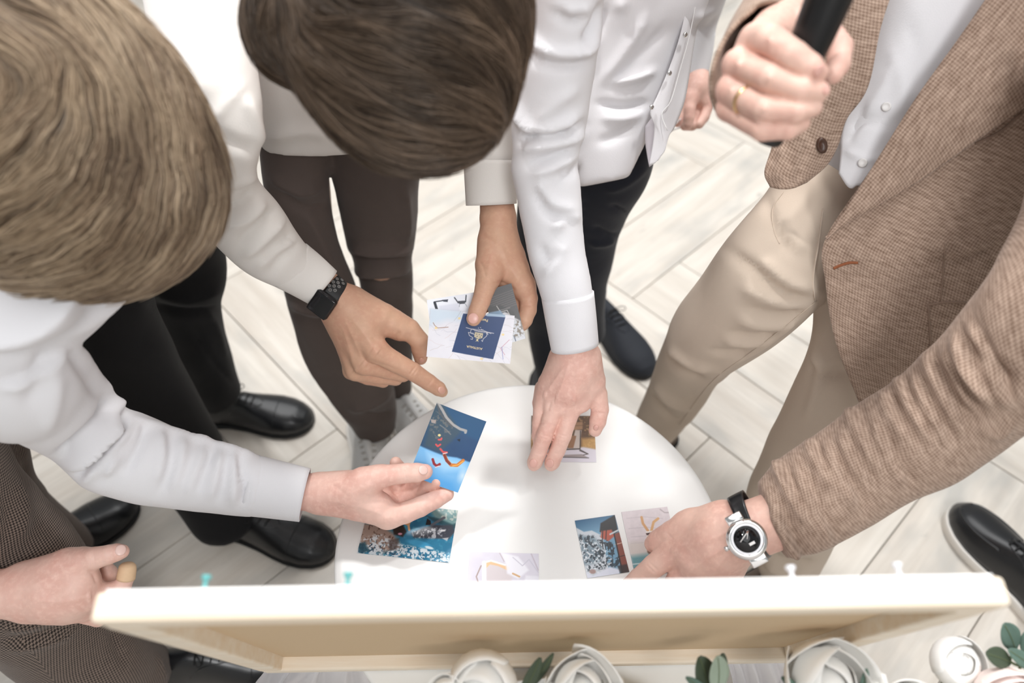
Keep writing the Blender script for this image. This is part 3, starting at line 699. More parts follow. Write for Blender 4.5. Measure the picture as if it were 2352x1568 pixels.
cv.poly([(1105, 706), (1150, 700), (1180, 715), (1185, 735), (1140, 730), (1110, 728)], (20, 19, 22), 1, 4); cv.line([(1142, 702), (1150, 716), (1165, 712), (1170, 722)], 2, (170, 166, 164)); cv.line([(1150, 712), (1172, 706)], 1.6, (120, 114, 112)); cv.blob(1162, 722, 10, 5, (190, 170, 156), .8)
cv.poly([(1120, 728), (1160, 716), (1200, 740), (1205, 780), (1150, 800)], (206, 208, 214), .95, 4); cv.poly([(1118, 718), (1150, 712), (1158, 726), (1120, 730)], (120, 152, 182), .9, 3); cv.speck(4, 61, .5, (110, 96, 80), .9, [(1172, 735), (1200, 735), (1200, 772), (1175, 775)])
cv.line([(1178, 772), (1182, 786)], 2, (60, 70, 96))
card(cv, [W(1112, 668, dc+.0015), W(1178, 650, dc+.0015), W(1204, 777, dc+.0035), W(1140, 798, dc+.0035)], 'dark photo print of a car wheel, middle print fanned in the tanned hand')
q = [(991, 709), (1181, 724), (1173, 836), (977, 818)]; cv = Canvas(q, 300, 170); cv.fill((228, 226, 232)); cv.put(cv.n(30, 70), (214, 212, 220), .7)
cv.poly([(985, 705), (1060, 712), (1085, 740), (1030, 735), (985, 748)], (198, 214, 228), .8, 16)
rg = random.Random(5)
for k in range(46):
    x, y = rg.uniform(980, 1180), rg.uniform(715, 835); a = rg.uniform(-.6, .9); p = [(x, y)]
    for _ in range(4): a += rg.uniform(-.6, .6); x += math.cos(a)*9; y += math.sin(a)*9; p.append((x, y))
    cv.line(p, rg.choice((.5, .7, .9)), rg.choice(((176, 160, 152), (150, 140, 150), (196, 168, 160), (160, 160, 178))), .42)
cv.line([(996, 741), (999, 747), (1006, 753), (1030, 751)], 1.4, (150, 110, 90), .9); cv.line([(1160, 815), (1150, 800), (1170, 780)], 1.2, (190, 130, 150), .8); cv.line([(1153, 797), (1156, 825)], 1.2, (110, 116, 176), .8)
for x, y in ((1002, 753), (1056, 731), (1155, 768), (1106, 824)): cv.blob(x, y, 4, 3, (236, 208, 140), .8)
pp = [(1065, 720), (1160, 728), (1133, 825), (1037, 807)]
cv.poly(pp, (36, 62, 108), 1, 1.2); cv.put(cv.n(3, 71)*0+0, (0, 0, 0), 0)
cv.poly([(1120, 715), (1158, 718), (1160, 727), (1118, 726)], (150, 176, 200), .9, 2)
G_ = (222, 214, 214)
cv.line([(1071, 752), (1085, 756), (1100, 760), (1118, 762), (1134, 765)], 1.3, G_); cv.line([(1085, 755), (1110, 758), (1128, 766)], 1.0, G_)
cv.line([(1083, 755), (1080, 764), (1090, 768)], 1.1, G_); cv.line([(1076, 763), (1078, 770), (1086, 775), (1085, 779), (1081, 778)], 1.2, G_); cv.line([(1076, 763), (1088, 765)], 1.1, G_)
cv.line([(1119, 763), (1118, 771), (1110, 778), (1108, 784), (1106, 781)], 1.2, G_); cv.line([(1117, 764), (1121, 768)], 1.2, G_)
cv.poly([(1091, 762), (1110, 765), (1108, 776), (1098, 778), (1089, 773)], (214, 196, 160), .9, 1)
for x, y in ((1095, 767), (1101, 768), (1106, 770), (1096, 772), (1103, 774)): cv.blob(x, y, 1.6, 1.4, (56, 70, 104), .8)
cv.poly([(1092, 777), (1095, 780), (1092, 784), (1096, 782.5), (1099, 785), (1098, 780), (1100, 777), (1096, 778.5)], (224, 206, 160), 1, 1)
for x, y in ((1099, 753), (1104, 752), (1106, 756), (1109, 757), (1101, 757)): cv.blob(x, y, 1.1, 1, G_)
for k in range(9): cv.line([(1090+k*3.6, 757.5+k*.6), (1092+k*3.6, 760.5+k*.6)], .9, G_)
pc, c0, eu0, ev0, n0 = card(cv, [W(991, 709, dc-.002), W(1181, 724, dc-.002), W(1173, 836, dc+.004), W(977, 818, dc+.004)], 'photo print of a navy passport on a map, top print held in the tanned hand')
def text_on(parent, s, x, y, width_px, ang, d, mat, normal):
    """flat printed lettering lying on a print"""
    cu_ = bpy.data.curves.new('lettering', 'FONT'); cu_.body = s; cu_.size = 1; cu_.align_x = 'CENTER'; cu_.align_y = 'CENTER'; cu_.resolution_u = 2; cu_.offset = .02
    o = bpy.data.objects.new('tmp', cu_); COL.objects.link(o); dg = bpy.context.evaluated_depsgraph_get(); me = o.evaluated_get(dg).to_mesh()
    V = np.array([v.co[:] for v in me.vertices]); Fc = [list(p.vertices) for p in me.polygons]; o.evaluated_get(dg).to_mesh_clear(); bpy.data.objects.remove(o)
    sc = width_px/np.ptp(V[:, 0]); V = V*sc
    ca, sa = math.cos(ang), math.sin(ang)
    xx = x+V[:, 0]*ca+V[:, 1]*sa; yy = y+V[:, 0]*sa-V[:, 1]*ca
    P = []
    for a, b in zip(xx, yy):
        g = ray(a, b); t = ((d-CAM)@normal)/(g@normal); P.append(CAM+g*t+normal*.00025)
    return obj('lettering', P, Fc, mat, parent, smooth=False)
text_on(pc, 'AUSTRALIA', 1090, 798, 37, math.pi+.17, c0, M['gilt'], n0)
text_on(pc, 'Passport', 1106, 734, 30, math.pi+.13, c0, M['gilt'], n0)
for ch in pc.children: ch.location = (0, 0, 0)

# ------------------------------------------------------------------ people: builders
def px_r(p): return np.array(W(p[0], p[1], p[2])), p[3]*p[2]/FPX
def hand_mesh(palm, fingers, h=.00135, kp=.010, kf=.006, extra=(), strokes=()):
    """palm / fingers: chains of (x px, y px, d, radius px); fingers blend into the palm but not into each other"""
    P = [[px_r(p) for p in c] for c in palm]; Fg = [[px_r(p) for p in c] for c in fingers]
    E_ = [[px_r(p) for p in c] for c in extra]
    allp = [q for c in P+Fg+E_ for q in c]
    lo = np.min([q[0]-q[1] for q in allp], 0); hi = np.max([q[0]+q[1] for q in allp], 0)
    def chain(X, c, k=.002):
        d = None
        for a, b in zip(c[:-1], c[1:]):
            e = seg_d(X, a[0], b[0], a[1], b[1]); d = e if d is None else smin(d, e, k)
        return d
    def fn(X):
        d = None
        for c in P:
            e = chain(X, c); d = e if d is None else smin(d, e, kp)
        out = d
        for c in Fg:
            e = smin(chain(X, c, .0015), d, kf); out = np.minimum(out, e)
        for c in E_: out = np.minimum(out, smin(chain(X, c), out, .003))
        return out
    V, Fc = nets(fn, lo, hi, h); V = smooth_mesh(V, Fc, 2, .5)
    if strokes: V = sculpt(V, Fc, strokes, [(.012, .25, 3)])
    return V, Fc
def limbs_mesh(segs, h=.012):
    segs = [(a, b, ra*.68 if ra < .045 else ra*.8, rb*.68 if rb < .045 else rb*.8) for a, b, ra, rb in segs]
    lo = np.min([np.minimum(np.array(a)-ra, np.array(b)-rb) for a, b, ra, rb in segs], 0); hi = np.max([np.maximum(np.array(a)+ra, np.array(b)+rb) for a, b, ra, rb in segs], 0)
    def fn(X):
        d = None
        for a, b, ra, rb in segs:
            e = seg_d(X, np.array(a, float), np.array(b, float), ra, rb); d = e if d is None else smin(d, e, .03)
        return d
    V, Fc = nets(fn, lo, hi, h); return smooth_mesh(V, Fc, 2, .5), Fc
def head_mesh(c, fwd, up, neck_to, h=.004, s=1.0):
    """skull with jaw, brow, nose, mouth, eye sockets, ears and neck"""
    fwd = unit(fwd); up = unit(np.array(up)-fwd*(np.array(up)@fwd)); R = np.stack([np.cross(fwd, up), fwd, up], 1)
    nl = R.T@(np.array(neck_to)-c)/s; I3 = np.eye(3)
    def fn(X):
        q = ((X-c)@R)/s; A = lambda *v: np.array(v, float)
        d = ell_d(q, A(0, -.012, .012), I3, (.073, .092, .085))
        d = smin(d, ell_d(q, A(0, .025, -.035), I3, (.058, .066, .075)), .03)
        d = smin(d, seg_d(q, A(0, .045, -.075), A(0, .072, -.098), .036, .022), .03)
        for sx in (-1, 1):
            d = smin(d, seg_d(q, A(sx*.045, -.005, -.06), A(sx*.02, .06, -.095), .018, .018), .02)
            d = smin(d, seg_d(q, A(sx*.012, .083, .016), A(sx*.045, .066, .012), .008, .009), .012)
            d = smin(d, seg_d(q, A(sx*.04, .062, -.03), A(sx*.03, .066, -.04), .016, .012), .02)
            ear = ell_d(q, A(sx*.077, -.012, -.018), np.array([[.92, sx*.38, 0], [-sx*.38, .92, 0], [0, 0, 1.]]), (.008, .019, .032)); d = smin(d, ear, .004)
            soc = np.linalg.norm(q-A(sx*.031, .088, -.006), axis=1)-.015; d = np.maximum(d, -smin(soc, soc, .001)) if False else -smin(-d, soc, .010)
        d = smin(d, seg_d(q, A(0, .086, -.002), A(0, .108, -.036), .007, .011), .008)
        for sx in (-1, 1): d = smin(d, np.linalg.norm(q-A(sx*.011, .098, -.039), axis=1)-.008, .005)
        d = smin(d, seg_d(q, A(-.016, .086, -.063), A(.016, .086, -.063), .006, .006), .006)
        d = smin(d, seg_d(q, A(-.013, .084, -.072), A(.013, .084, -.072), .007, .007), .006)
        d = smin(d, seg_d(q, A(0, -.03, -.06), nl, .056, .062), .03)
        return d*s
    lo = np.minimum(c-.14*s, np.array(neck_to)-.06); hi = np.maximum(c+.14*s, np.array(neck_to)+.06)
    V, Fc = nets(fn, lo, hi, h); return smooth_mesh(V, Fc, 1, .4), Fc, R
def eyes(person, c, R, s=1.0):
    for sx in (-1, 1):
        p = c+R@np.array([sx*.031, .072, -.007])*s
        v, f = ellipsoid(p, R, (.0125*s,)*3, 16, 10); e = obj('eye', v, f, M['eye'], person)
        v, f = ellipsoid(p+R@np.array([0, .0105, -.002])*s, R, (.006*s, .0025*s, .006*s), 14, 8); obj('iris', v, f, M['iris'], e)
        P = [p+R@np.array([sx*t*.02, .012-.006*abs(t), .020+.004*(1-t*t)])*s for t in np.linspace(-.6, .9, 7)]
        v, f = wire(P, .0032*s, 6); obj('eyebrow', v, f, M['iris'], person)
    P = [c+R@np.array([t*.02, .0935-.004*t*t, -.0675-.001*t*t])*s for t in np.linspace(-1, 1, 7)]
    v, f = wire(P, .0032*s, 6); obj('lips', v, f, M['lip'], person)
def hair_mesh(person, blobs, guides, shades, n=2600, L=.075, seed=1, clip=None, thick=(.0007, .0013), lift=.004, kb=.03, down=(0, 0, -1), h=.006):
    """hair: a soft cap (blobs: x,y,d,rx px,ry px,rz ratio,angle) covered with combed strands along guide strokes (px)"""
    B = []
    for b in blobs:
        c = W(*b[:3]); g = unit(ray(b[0], b[1])); ca, sa = math.cos(b[6]), math.sin(b[6])
        ex = unit(cr-g*(cr@g)); ey = unit(-cu+g*(cu@g)); x_ = ex*ca+ey*sa; R = np.stack([x_, np.cross(-g, x_), -g], 1)
        rx, ry = b[3]*b[2]/FPX, b[4]*b[2]/FPX; B.append((c, R, (rx, ry, b[5]*max(rx, ry))))
    def fn(X):
        d = None
        for c, R, r in B:
            e = ell_d(X, c, R, r); d = e if d is None else smin(d, e, kb)
        if clip is not None: d = -smin(-d, -clip(X), .01)
        return d
    lo = np.min([c-max(r) for c, R, r in B], 0); hi = np.max([c+max(r) for c, R, r in B], 0)
    V, Fc = nets(fn, lo, hi, h); V = smooth_mesh(V, Fc, 2)
    r = np.random.default_rng(seed)
    N = normals(V, Fc); pr = proj(V)
    V2 = V+N*(.003*wave_noise(V, .02, seed))[:, None]
    t = BVHTree.FromPolygons([tuple(v) for v in V], Fc)
    gp, gd = [], []
    for g in guides:
        g = catmull(g, 6); gp.append((g[:-1]+g[1:])/2); d = np.diff(g, axis=0); gd.append(d/np.linalg.norm(d, axis=1)[:, None])
    gp = np.concatenate(gp); gd = np.concatenate(gd)
    sh = np.array([srgb(*s) for s in shades])
    nseg = 10; starts = r.choice(len(V), n); p = V[starts]+r.normal(size=(n, 3))*.003
    clump = .5+.5*wave_noise(V[starts], .018, seed+5)                       # neighbouring strands rise and fall together
    lf = lift*np.clip(.25+.75*clump+r.uniform(-.2, .2, n), .02, 1.2); Ls = L*r.uniform(.7, 1.25, n); bias = r.normal(size=n)*.07; pts = []
    dn = np.array(down, float)
    for k in range(nseg):
        hits = [t.find_nearest(Vector(a)) for a in p]; q = np.array([h_[0][:] for h_ in hits]); nn = np.array([h_[1][:] for h_ in hits])
        pts.append(q+nn*(lf*(.3+.7*k/nseg)+.0005)[:, None])
        xy = proj(q)[:, :2]; w = 1/(((xy[:, None]-gp[None])**2).sum(2)+150); d2 = w@gd
        d2 = d2/(np.linalg.norm(d2, axis=1)[:, None]+1e-9)
        vis = -(nn*(q-CAM)).sum(1)/np.linalg.norm(q-CAM, axis=1)
        dirv = cr*d2[:, :1]-cu*d2[:, 1:]; bk = np.clip(.35-vis, 0, 1)[:, None]; dirv = dirv*(1-.6*bk)+dn*bk
        dirv = dirv-nn*(dirv*nn).sum(1)[:, None]; dirv /= np.linalg.norm(dirv, axis=1)[:, None]+1e-9; side = np.cross(nn, dirv)
        dirv = dirv+side*(bias+.16*np.sin(q@np.array([130., 110, 120])+seed))[:, None]; dirv /= np.linalg.norm(dirv, axis=1)[:, None]
        p = q+dirv*(Ls/nseg)[:, None]
    pts = np.stack(pts, 1); T = np.gradient(pts, axis=1); T /= np.linalg.norm(T, axis=2)[..., None]+1e-9
    S = np.cross(T, pts-CAM); S /= np.linalg.norm(S, axis=2)[..., None]+1e-9; Dd = np.cross(T, S)
    wd = (r.uniform(*thick, n)[:, None]*np.interp(np.linspace(0, 1, nseg), [0, .15, .7, 1], [.5, 1, .9, .15])[None])[..., None]
    tri = np.stack([pts+S*wd, pts-S*wd, pts+Dd*wd], 2).reshape(-1, 3)
    base_i = (np.arange(n)[:, None]*nseg+np.arange(nseg-1)[None]).ravel()*3; SF = []
    for j in range(3): SF.append(np.stack([base_i+j, base_i+(j+1) % 3, base_i+(j+1) % 3+3, base_i+j+3], -1))
    SF = np.concatenate(SF)+len(V2)
    tone = np.clip(clump*.85+r.uniform(-.1, .3, n), 0, .999); cc = sh[(tone*len(sh)).astype(int)]*r.uniform(.85, 1.15, n)[:, None]
    Va = np.concatenate([V2, tri]); Fa = Fc+SF.tolist(); Ca = np.concatenate([np.repeat(sh.mean(0)[None]*.75, len(V2), 0), np.repeat(cc, nseg*3, 0)])
    return obj('hair', Va, Fa, M['hair'], person, col=Ca), (V, Fc)
def nail(person, hit, x, y, ang, ln, wd, mat='nail'):
    p, n = hit.px(x, y)
    if p is None: return
    dirv = cr*math.cos(ang)-cu*math.sin(ang); d = np.linalg.norm(p-CAM)
    R = frame_from(n, dirv); s = d/FPX
    v, f = ellipsoid(p+n*.0002, R, (ln*s/2, wd*s/2, .0016), 18, 10); obj('fingernail', v, f, M[mat], person)
def cuff(parent, secs, mat, name='cuff', n=40, m=6, ratio=.8, thick=.0022):
    """open band of cloth with thickness"""
    A = edge_tube(secs, n=n, m=m, cap=False, ratio=ratio)[0]; k = len(A)//n; R = A.reshape(k, n, 3); C = R.mean(1, keepdims=True)
    dv = R-C; Rin = R-dv/np.linalg.norm(dv, axis=2)[..., None]*thick
    allr = np.concatenate([Rin[::-1], R, ], 0); allr = np.concatenate([allr, Rin[-1:]], 0)
    V, Fc = rings(allr, cap=False); return obj(name, V, Fc, mat, parent)
def button(parent, p, n, r, mat, name='button', holes=True):
    R = frame_from(n, cr); v, f = lathe([(0, -.001), (r, -.001), (r, .0008), (r*.85, .0014), (r*.6, .0009), (0, .0009)], p, R, 20); obj(name, v, f, mat, parent)

def shoe(person, heel, toe, kind, width=.050, name='shoe', zlift=0.0):
    """heel and toe points on the floor; sole, heel, upper, tongue, laces"""
    heel = np.array(heel, float); toe = np.array(toe, float); ax = toe-heel; ax[2] = 0; L = np.linalg.norm(ax); ax = unit(ax); sd = np.array([-ax[1], ax[0], 0]); up = np.array([0, 0, 1.])
    sneaker = kind in ('white', 'sport')
    up_mat = {'derby': M['leather'], 'suede': M['suede'], 'white': M['white_leather'], 'sport': M['leather'], 'brown': M['brown_leather']}[kind]
    so_mat = {'derby': M['sole_black'], 'suede': M['sole_black'], 'white': M['white_rubber'], 'sport': M['white_rubber'], 'brown': M['sole_black']}[kind]
    T = np.array([0, .012, .04, .1, .2, .35, .5, .62, .72, .82, .9, .955, .985, 1.0])
    HW = np.array([.010, .018, .027, .034, .036, .034, .039, .046, .0495, .0475, .040, .029, .018, .007])*width/.05
    bend = lambda t: .006*np.sin((t-.3)*3.0)
    st = .028 if sneaker else .012
    tt = np.linspace(0, 1, 60)**1.0; tt = .5-.5*np.cos(np.pi*np.linspace(0, 1, 56)); hw = np.interp(tt, T, HW)
    def pos(t, y, z): return heel+ax*(t*L)+sd*(y+bend(t))+up*(z+zlift)
    th = np.arange(28)/28*2*np.pi
    # sole
    rs = []
    for z, e in ((0, -.003), (.002, 0), (st*.6, .0015), (st-.002, .002), (st, 0)):
        out = [pos(t, (w+e+.002), z) for t, w in zip(tt, hw)]+[pos(t, -(w+e+.002), z) for t, w in zip(tt[::-1], hw[::-1])]; rs.append(out)
    v, f = rings(np.array(rs)); root = None
    Hh = np.interp(tt, [0, .04, .12, .25, .38, .5, .62, .75, .88, .96, 1], [.045, .066, .076, .080, .082, .072, .058, .046, .036, .024, .008]) if not sneaker else np.interp(tt, [0, .04, .12, .25, .38, .5, .62, .75, .88, .96, 1], [.05, .07, .078, .08, .082, .078, .066, .052, .040, .028, .010])
    R = []
    for t, w, hh in zip(tt, hw, Hh):
        a = np.linspace(0, np.pi, 25); pwr = np.interp(t, [0, .35, .6, 1], [.75, .8, .85, .8])
        top = np.interp(t, [0, .3, .5, .75, 1], [.9, .95, 1, 1, 1])
        y = w*np.sign(np.cos(a))*np.abs(np.cos(a))**pwr*top; z = st+hh*np.abs(np.sin(a))**pwr
        y = y*(1-.25*np.clip((z-st)/.08, 0, 1)**1.5*np.interp(t, [.45, .75], [1, 0]))
        R.append([pos(t, yy, zz) for yy, zz in zip(y, z)]+[pos(t, w*c, st-.003) for c in np.linspace(-.9, .9, 5)])
    Vu, Fu = rings(np.array(R))
    sh = obj(name, Vu, Fu, up_mat, person)
    obj('sole', v, f, so_mat, sh)
    if not sneaker:
        rs = []
        for z in (0.0, .010):
            k = tt < .26; out = [pos(t, w+.001, z-.0005) for t, w in zip(tt[k], hw[k])]+[pos(t, -w-.001, z-.0005) for t, w in zip(tt[k][::-1], hw[k][::-1])]; rs.append(out)
        v, f = rings(np.array(rs)); obj('heel_block', v, f, so_mat, sh)
    hit = Hit(Vu, Fu)
    def surf(t, y, lift=.0012):
        p = pos(t, y, .2); g = hit.t.ray_cast(Vector(p), Vector((0, 0, -1)))
        return (np.array(g[0]) if g[0] is not None else pos(t, y, st+.05))+up*lift
    lm = M['lace_grey'] if kind == 'white' else M['lace']
    # welt line of the vamp and facings
    for s in (-1, 1):
        v, f = wire([surf(t, s*yy, .0004) for t, yy in ((.38, .030), (.45, .022), (.53, .018), (.60, .013), (.635, .004))], .0012, 6, 3); obj('facing_seam', v, f, up_mat, sh)
    nl = 5 if sneaker else 4
    for k in range(nl):
        t = .43+.045*k; ywd = .017-.001*k
        v, f = wire([surf(t-.006, -ywd, .0012), surf(t, -ywd*.4, .0028), surf(t+.002, ywd*.4, .0028), surf(t-.004, ywd, .0012)], .0021 if sneaker else .0014, 6, 4); obj('lace', v, f, lm, sh)
    if kind in ('derby', 'suede', 'brown'):
        for s in (-1, 1):
            b = surf(.43, 0, .004); pts = [b, b+sd*s*.014+up*.010+ax*.006, b+sd*s*.026+up*.008+ax*.012, b+sd*s*.020+up*.002+ax*.016, b]
            v, f = wire(pts, .0010, 6, 5); obj('lace_bow', v, f, lm, sh)
    if kind == 'derby':
        v, f = wire([surf(.74, y, .0002) for y in np.linspace(-.042, .042, 13)], .0009, 6); obj('toe_cap_seam', v, f, up_mat, sh)
    if kind in ('sport', 'white'):
        for s in (-1, 1):
            v, f = wire([surf(t, s*y, -.0005) for t, y in ((.95, .012), (.9, .026), (.8, .034), (.7, .034), (.6, .030))], .003, 8, 4); obj('toe_overlay', v, f, M['leather'] if kind == 'sport' else M['grey_fabric'], sh)
        v, f = wire([surf(t, 0, .0008) for t in np.linspace(.34, .62, 6)], [.008, .009, .009, .008, .006, .004], 8, 3); obj('tongue', v, f, M['leather'] if kind == 'sport' else M['white_leather'], sh)
    return sh
def at_len(toe, back, L):
    toe = np.array(toe); d = np.array(back)-toe; d[2] = 0; return toe+unit(d)*L

# ================================================================== man at the left (fair hair, white shirt, black trousers)
A = empty('person', (-.58, .80, 0), 'fair-haired person in white shirt and black trousers bending over, holding a blue photo print', 'person')
# sleeve + torso
slv = [(-230, 420, 120, 760, .60, .8), (-180, 480, 150, 760, .63, .8), (-170, 640, 165, 735, .66, .8), (-110, 930, 165, 780, .70, .85), (0, 990, 195, 815, .76, .85), (70, 1018, 240, 880, .81, .85), (130, 1055, 282, 942, .85, .85), (195, 1112, 335, 958, .87, .85), (275, 1141, 400, 986, .885, .85),
       (350, 1157, 470, 1014, .90, .85), (440, 1170, 540, 1028, .91, .85), (540, 1182, 598, 1048, .92, .85), (590, 1186, 625, 1056, .923, .85)]
tor = world_tube([(-.38, .50, 1.03), (-.47, .56, 1.00), (-.60, .66, .98), (-.74, .76, .95), (-.86, .84, .90)], [.12, .19, .19, .18, .17], [.08, .11, .12, .12, .12], (-.5, .85, 0.1))
lsl = world_tube([(-.52, .74, 1.0), (-.58, .80, .82), (-.60, .82, .68)], [.065, .06, .05], [.06, .055, .045], (1, 0, 0))
v, f = union([edge_tube(slv, n=48, m=8), tor, lsl], .0045, 3)
st = [([(0, 892), (60, 880), (120, 840), (150, 790)], 12, 2.5), ([(0, 872), (70, 855), (125, 805)], 10, -2.5), ([(120, 1060), (180, 1020), (240, 960), (255, 900)], 12, -7), ([(150, 1075), (215, 1020), (262, 965)], 9, 6),
      ([(190, 1110), (230, 1060), (285, 1000), (300, 960)], 9, 5), ([(175, 1090), (205, 1050), (250, 990)], 8, -5), ([(240, 860), (262, 905), (278, 940)], 8, 5), ([(225, 1120), (260, 1080), (300, 1020), (310, 975)], 9, -4), ([(245, 1090), (270, 1050)], 10, 4),
      ([(385, 985), (392, 1040), (385, 1090), (365, 1140)], 10, -2.5), ([(370, 985), (375, 1040), (360, 1110)], 12, 2.5), ([(488, 1022), (470, 1080), (450, 1130)], 9, -3), ([(475, 1020), (455, 1080), (430, 1140)], 10, 2.5), ([(552, 1040), (550, 1065), (562, 1120), (556, 1165)], 7, -4), ([(535, 1035), (540, 1090), (535, 1160)], 9, 3.5),
      ([(100, 1000), (125, 930), (130, 850)], 18, 2), ([(60, 940), (85, 880), (100, 790)], 18, -2), ([(300, 960), (400, 990), (490, 1025)], 6, 2), ([(285, 945), (262, 1000), (215, 1060), (180, 1095)], 7, -5), ([(270, 935), (248, 985), (200, 1045), (165, 1080)], 8, 5), ([(320, 965), (300, 1020), (260, 1075), (225, 1125)], 8, 4), ([(335, 970), (318, 1030), (285, 1090)], 8, -3.5), ([(160, 780), (200, 830), (245, 890), (275, 945)], 7, 4), ([(150, 800), (190, 850), (230, 910)], 9, -3), ([(420, 1000), (415, 1060), (395, 1130)], 9, 2.5), ([(510, 1030), (500, 1090), (480, 1150)], 8, 2.5), ([(520, 1035), (515, 1095), (500, 1155)], 7, -2.5), ([(440, 1005), (520, 1028), (590, 1046)], 6, 2)]
v = sculpt(v, f, st, [(.06, 1.6, 3), (.025, .5, 4)], 2.6, 3); shA = obj('shirt', v, f, M['shirt'], A)
cuff(shA, [(556, 1182, 594, 1046, .921), (620, 1189, 650, 1060, .926), (688, 1197, 713, 1076, .932)], M['shirt'], ratio=.8)
# trousers
l1 = edge_tube([(330, 500, 505, 500, 1.14), (332, 580, 514, 570, 1.22), (335, 650, 521, 640, 1.28), (350, 712, 508, 702, 1.34), (385, 790, 521, 785, 1.43), (428, 880, 545, 865, 1.55), (452, 925, 556, 890, 1.61)], n=40, m=6, ratio=.9)
l2 = edge_tube([(90, 560, 310, 560, .95), (120, 650, 335, 650, 1.0), (150, 740, 362, 740, 1.07), (210, 850, 410, 848, 1.17), (270, 950, 464, 955, 1.27), (340, 1060, 520, 1050, 1.37), (405, 1145, 572, 1135, 1.45), (440, 1196, 590, 1186, 1.485), (462, 1222, 588, 1200, 1.50)], n=40, m=6, ratio=.9)
hipA = world_tube([(-.80, .80, 1.0), (-.80, .84, .86), (-.72, .85, .74)], [.16, .17, .14], [.11, .13, .11], (0, 1, 0))
v, f = union([l1, l2, hipA, world_tube([(-.78, .95, .85), W(420, 500, 1.14)], [.10, .085], [.10, .085], (0, 1, 0)), world_tube([(-.78, .74, .85), W(200, 560, .95)], [.10, .085], [.10, .085], (0, 1, 0))], .006, 4)
v = sculpt(v, f, [([(340, 700), (430, 715), (505, 705)], 10, -6), ([(345, 670), (430, 690), (515, 665)], 14, 5), ([(470, 700), (500, 760), (520, 830)], 10, 4), ([(440, 760), (490, 830), (535, 880)], 9, -4)], [(.07, 2.5, 5)])
obj('trousers', v, f, M['black_cloth'], A)
shoe(A, WZ(446, 946, 0), WZ(720, 978, 0), 'derby', .052); shoe(A, WZ(470, 1180, 0), WZ(768, 1280, 0), 'derby', .052)
# head, hand, body
hcA = W(175, 335, .605); fwdA = np.array([.52, -.36, -.77])
hv, hf, RA = head_mesh(hcA, fwdA, unit(CAM-hcA)+np.array([-.2, .2, .2]), (-.47, .58, 1.02))
palm = [[(600, 1125, .93, 40), (690, 1130, .935, 41), (735, 1131, .937, 42), (800, 1128, .935, 42)],
        [(735, 1150, .94, 30), (820, 1165, .935, 30), (895, 1186, .93, 26)], [(735, 1120, .94, 32), (820, 1120, .925, 40), (868, 1096, .92, 27)],
        [(760, 1140, .945, 30), (830, 1150, .955, 28), (885, 1150, .96, 24)], [(760, 1130, .95, 30), (830, 1110, .965, 26), (880, 1105, .97, 22)], [(820, 1140, .93, 34), (870, 1160, .93, 32)]]
fing = [[(835, 1104, .920, 33), (880, 1092, .918, 25), (935, 1086, .921, 22.5), (958, 1085, .925, 22), (976, 1083, .928, 18)],            # thumb
        [(890, 1188, .93, 27), (930, 1177, .932, 25), (965, 1163, .936, 23.5), (1000, 1147, .946, 20.5), (1026, 1134, .955, 17)],            # index under the print
        [(880, 1152, .965, 24), (925, 1150, .975, 21), (960, 1133, .975, 20), (985, 1115, .96, 18.5), (1003, 1105, .952, 16)],
        [(875, 1120, .975, 22), (920, 1130, .985, 20), (948, 1118, .978, 19), (960, 1095, .965, 17), (962, 1078, .955, 15)],
        [(868, 1098, .975, 20), (905, 1110, .985, 18), (918, 1092, .98, 17), (914, 1072, .97, 16), (909, 1062, .965, 14)]]
nv_, nf = hand_mesh(palm, fing, strokes=[([(740, 1118), (800, 1100), (860, 1090)], 8, .8), ([(760, 1150), (830, 1165), (890, 1185)], 9, .7), ([(926, 1070), (934, 1104)], 3, -.6), ([(934, 1068), (941, 1102)], 3, -.5), ([(900, 1125), (915, 1140), (918, 1160)], 5, -1.2), ([(958, 1148), (972, 1176)], 3, -.5), ([(880, 1190), (900, 1188)], 12, 1.0), ([(725, 1090), (760, 1110), (800, 1140)], 7, -.5)]); hitA = Hit(nv_, nf)
bodyA = limbs_mesh([((-.8, .82, .88), (-.45, .57, 1.0), .09, .08), (W(600, 1125, .935), W(235, 1000, .87), .022, .03), (W(235, 1000, .87), W(-90, 640, .64), .03, .035), (W(-90, 640, .64), (-.45, .57, 1.0), .035, .06),
                    ((-.52, .74, 1.0), (-.58, .8, .82), .03, .03), ((-.58, .8, .82), (-.60, .82, .60), .03, .03), ((-.8, .92, .85), W(430, 640, 1.3), .05, .04), (W(430, 640, 1.3), W(510, 900, 1.63), .04, .03), ((-.8, .78, .85), W(270, 820, 1.15), .05, .04), (W(270, 820, 1.15), W(520, 1190, 1.50), .04, .03)])
v, f = merge((hv, hf), (nv_, nf), bodyA); obj('body', v, f, M['skin_light'], A)
eyes(A, hcA, RA)
nail(A, hitA, 972, 1079, 0, 24, 22, 'nail_tip')
hair_mesh(A, [(150, 305, .600, 355, 272, .80, .95), (300, 465, .61, 160, 195, .8, .9), (130, 455, .615, 230, 205, .8, .5)],
          [[(0, 20), (150, 55), (300, 190), (400, 350), (465, 500), (440, 620)], [(60, 60), (200, 120), (310, 260), (370, 400), (380, 540), (300, 660)], [(100, 100), (220, 180), (290, 320), (260, 440), (120, 520), (0, 560)], [(150, 110), (130, 200), (70, 270), (0, 310)], [(200, 180), (220, 300), (150, 400), (0, 450)], [(350, 300), (360, 430), (280, 560), (120, 640), (0, 640)], [(420, 400), (440, 520), (400, 620), (300, 690), (180, 690)], [(0, 80), (80, 110)]],
          [(78, 62, 48), (100, 80, 62), (128, 106, 84), (152, 130, 106), (172, 150, 124), (188, 166, 140)], n=9000, L=.085, seed=4, lift=.013, thick=(.0003, .0007), kb=.018)

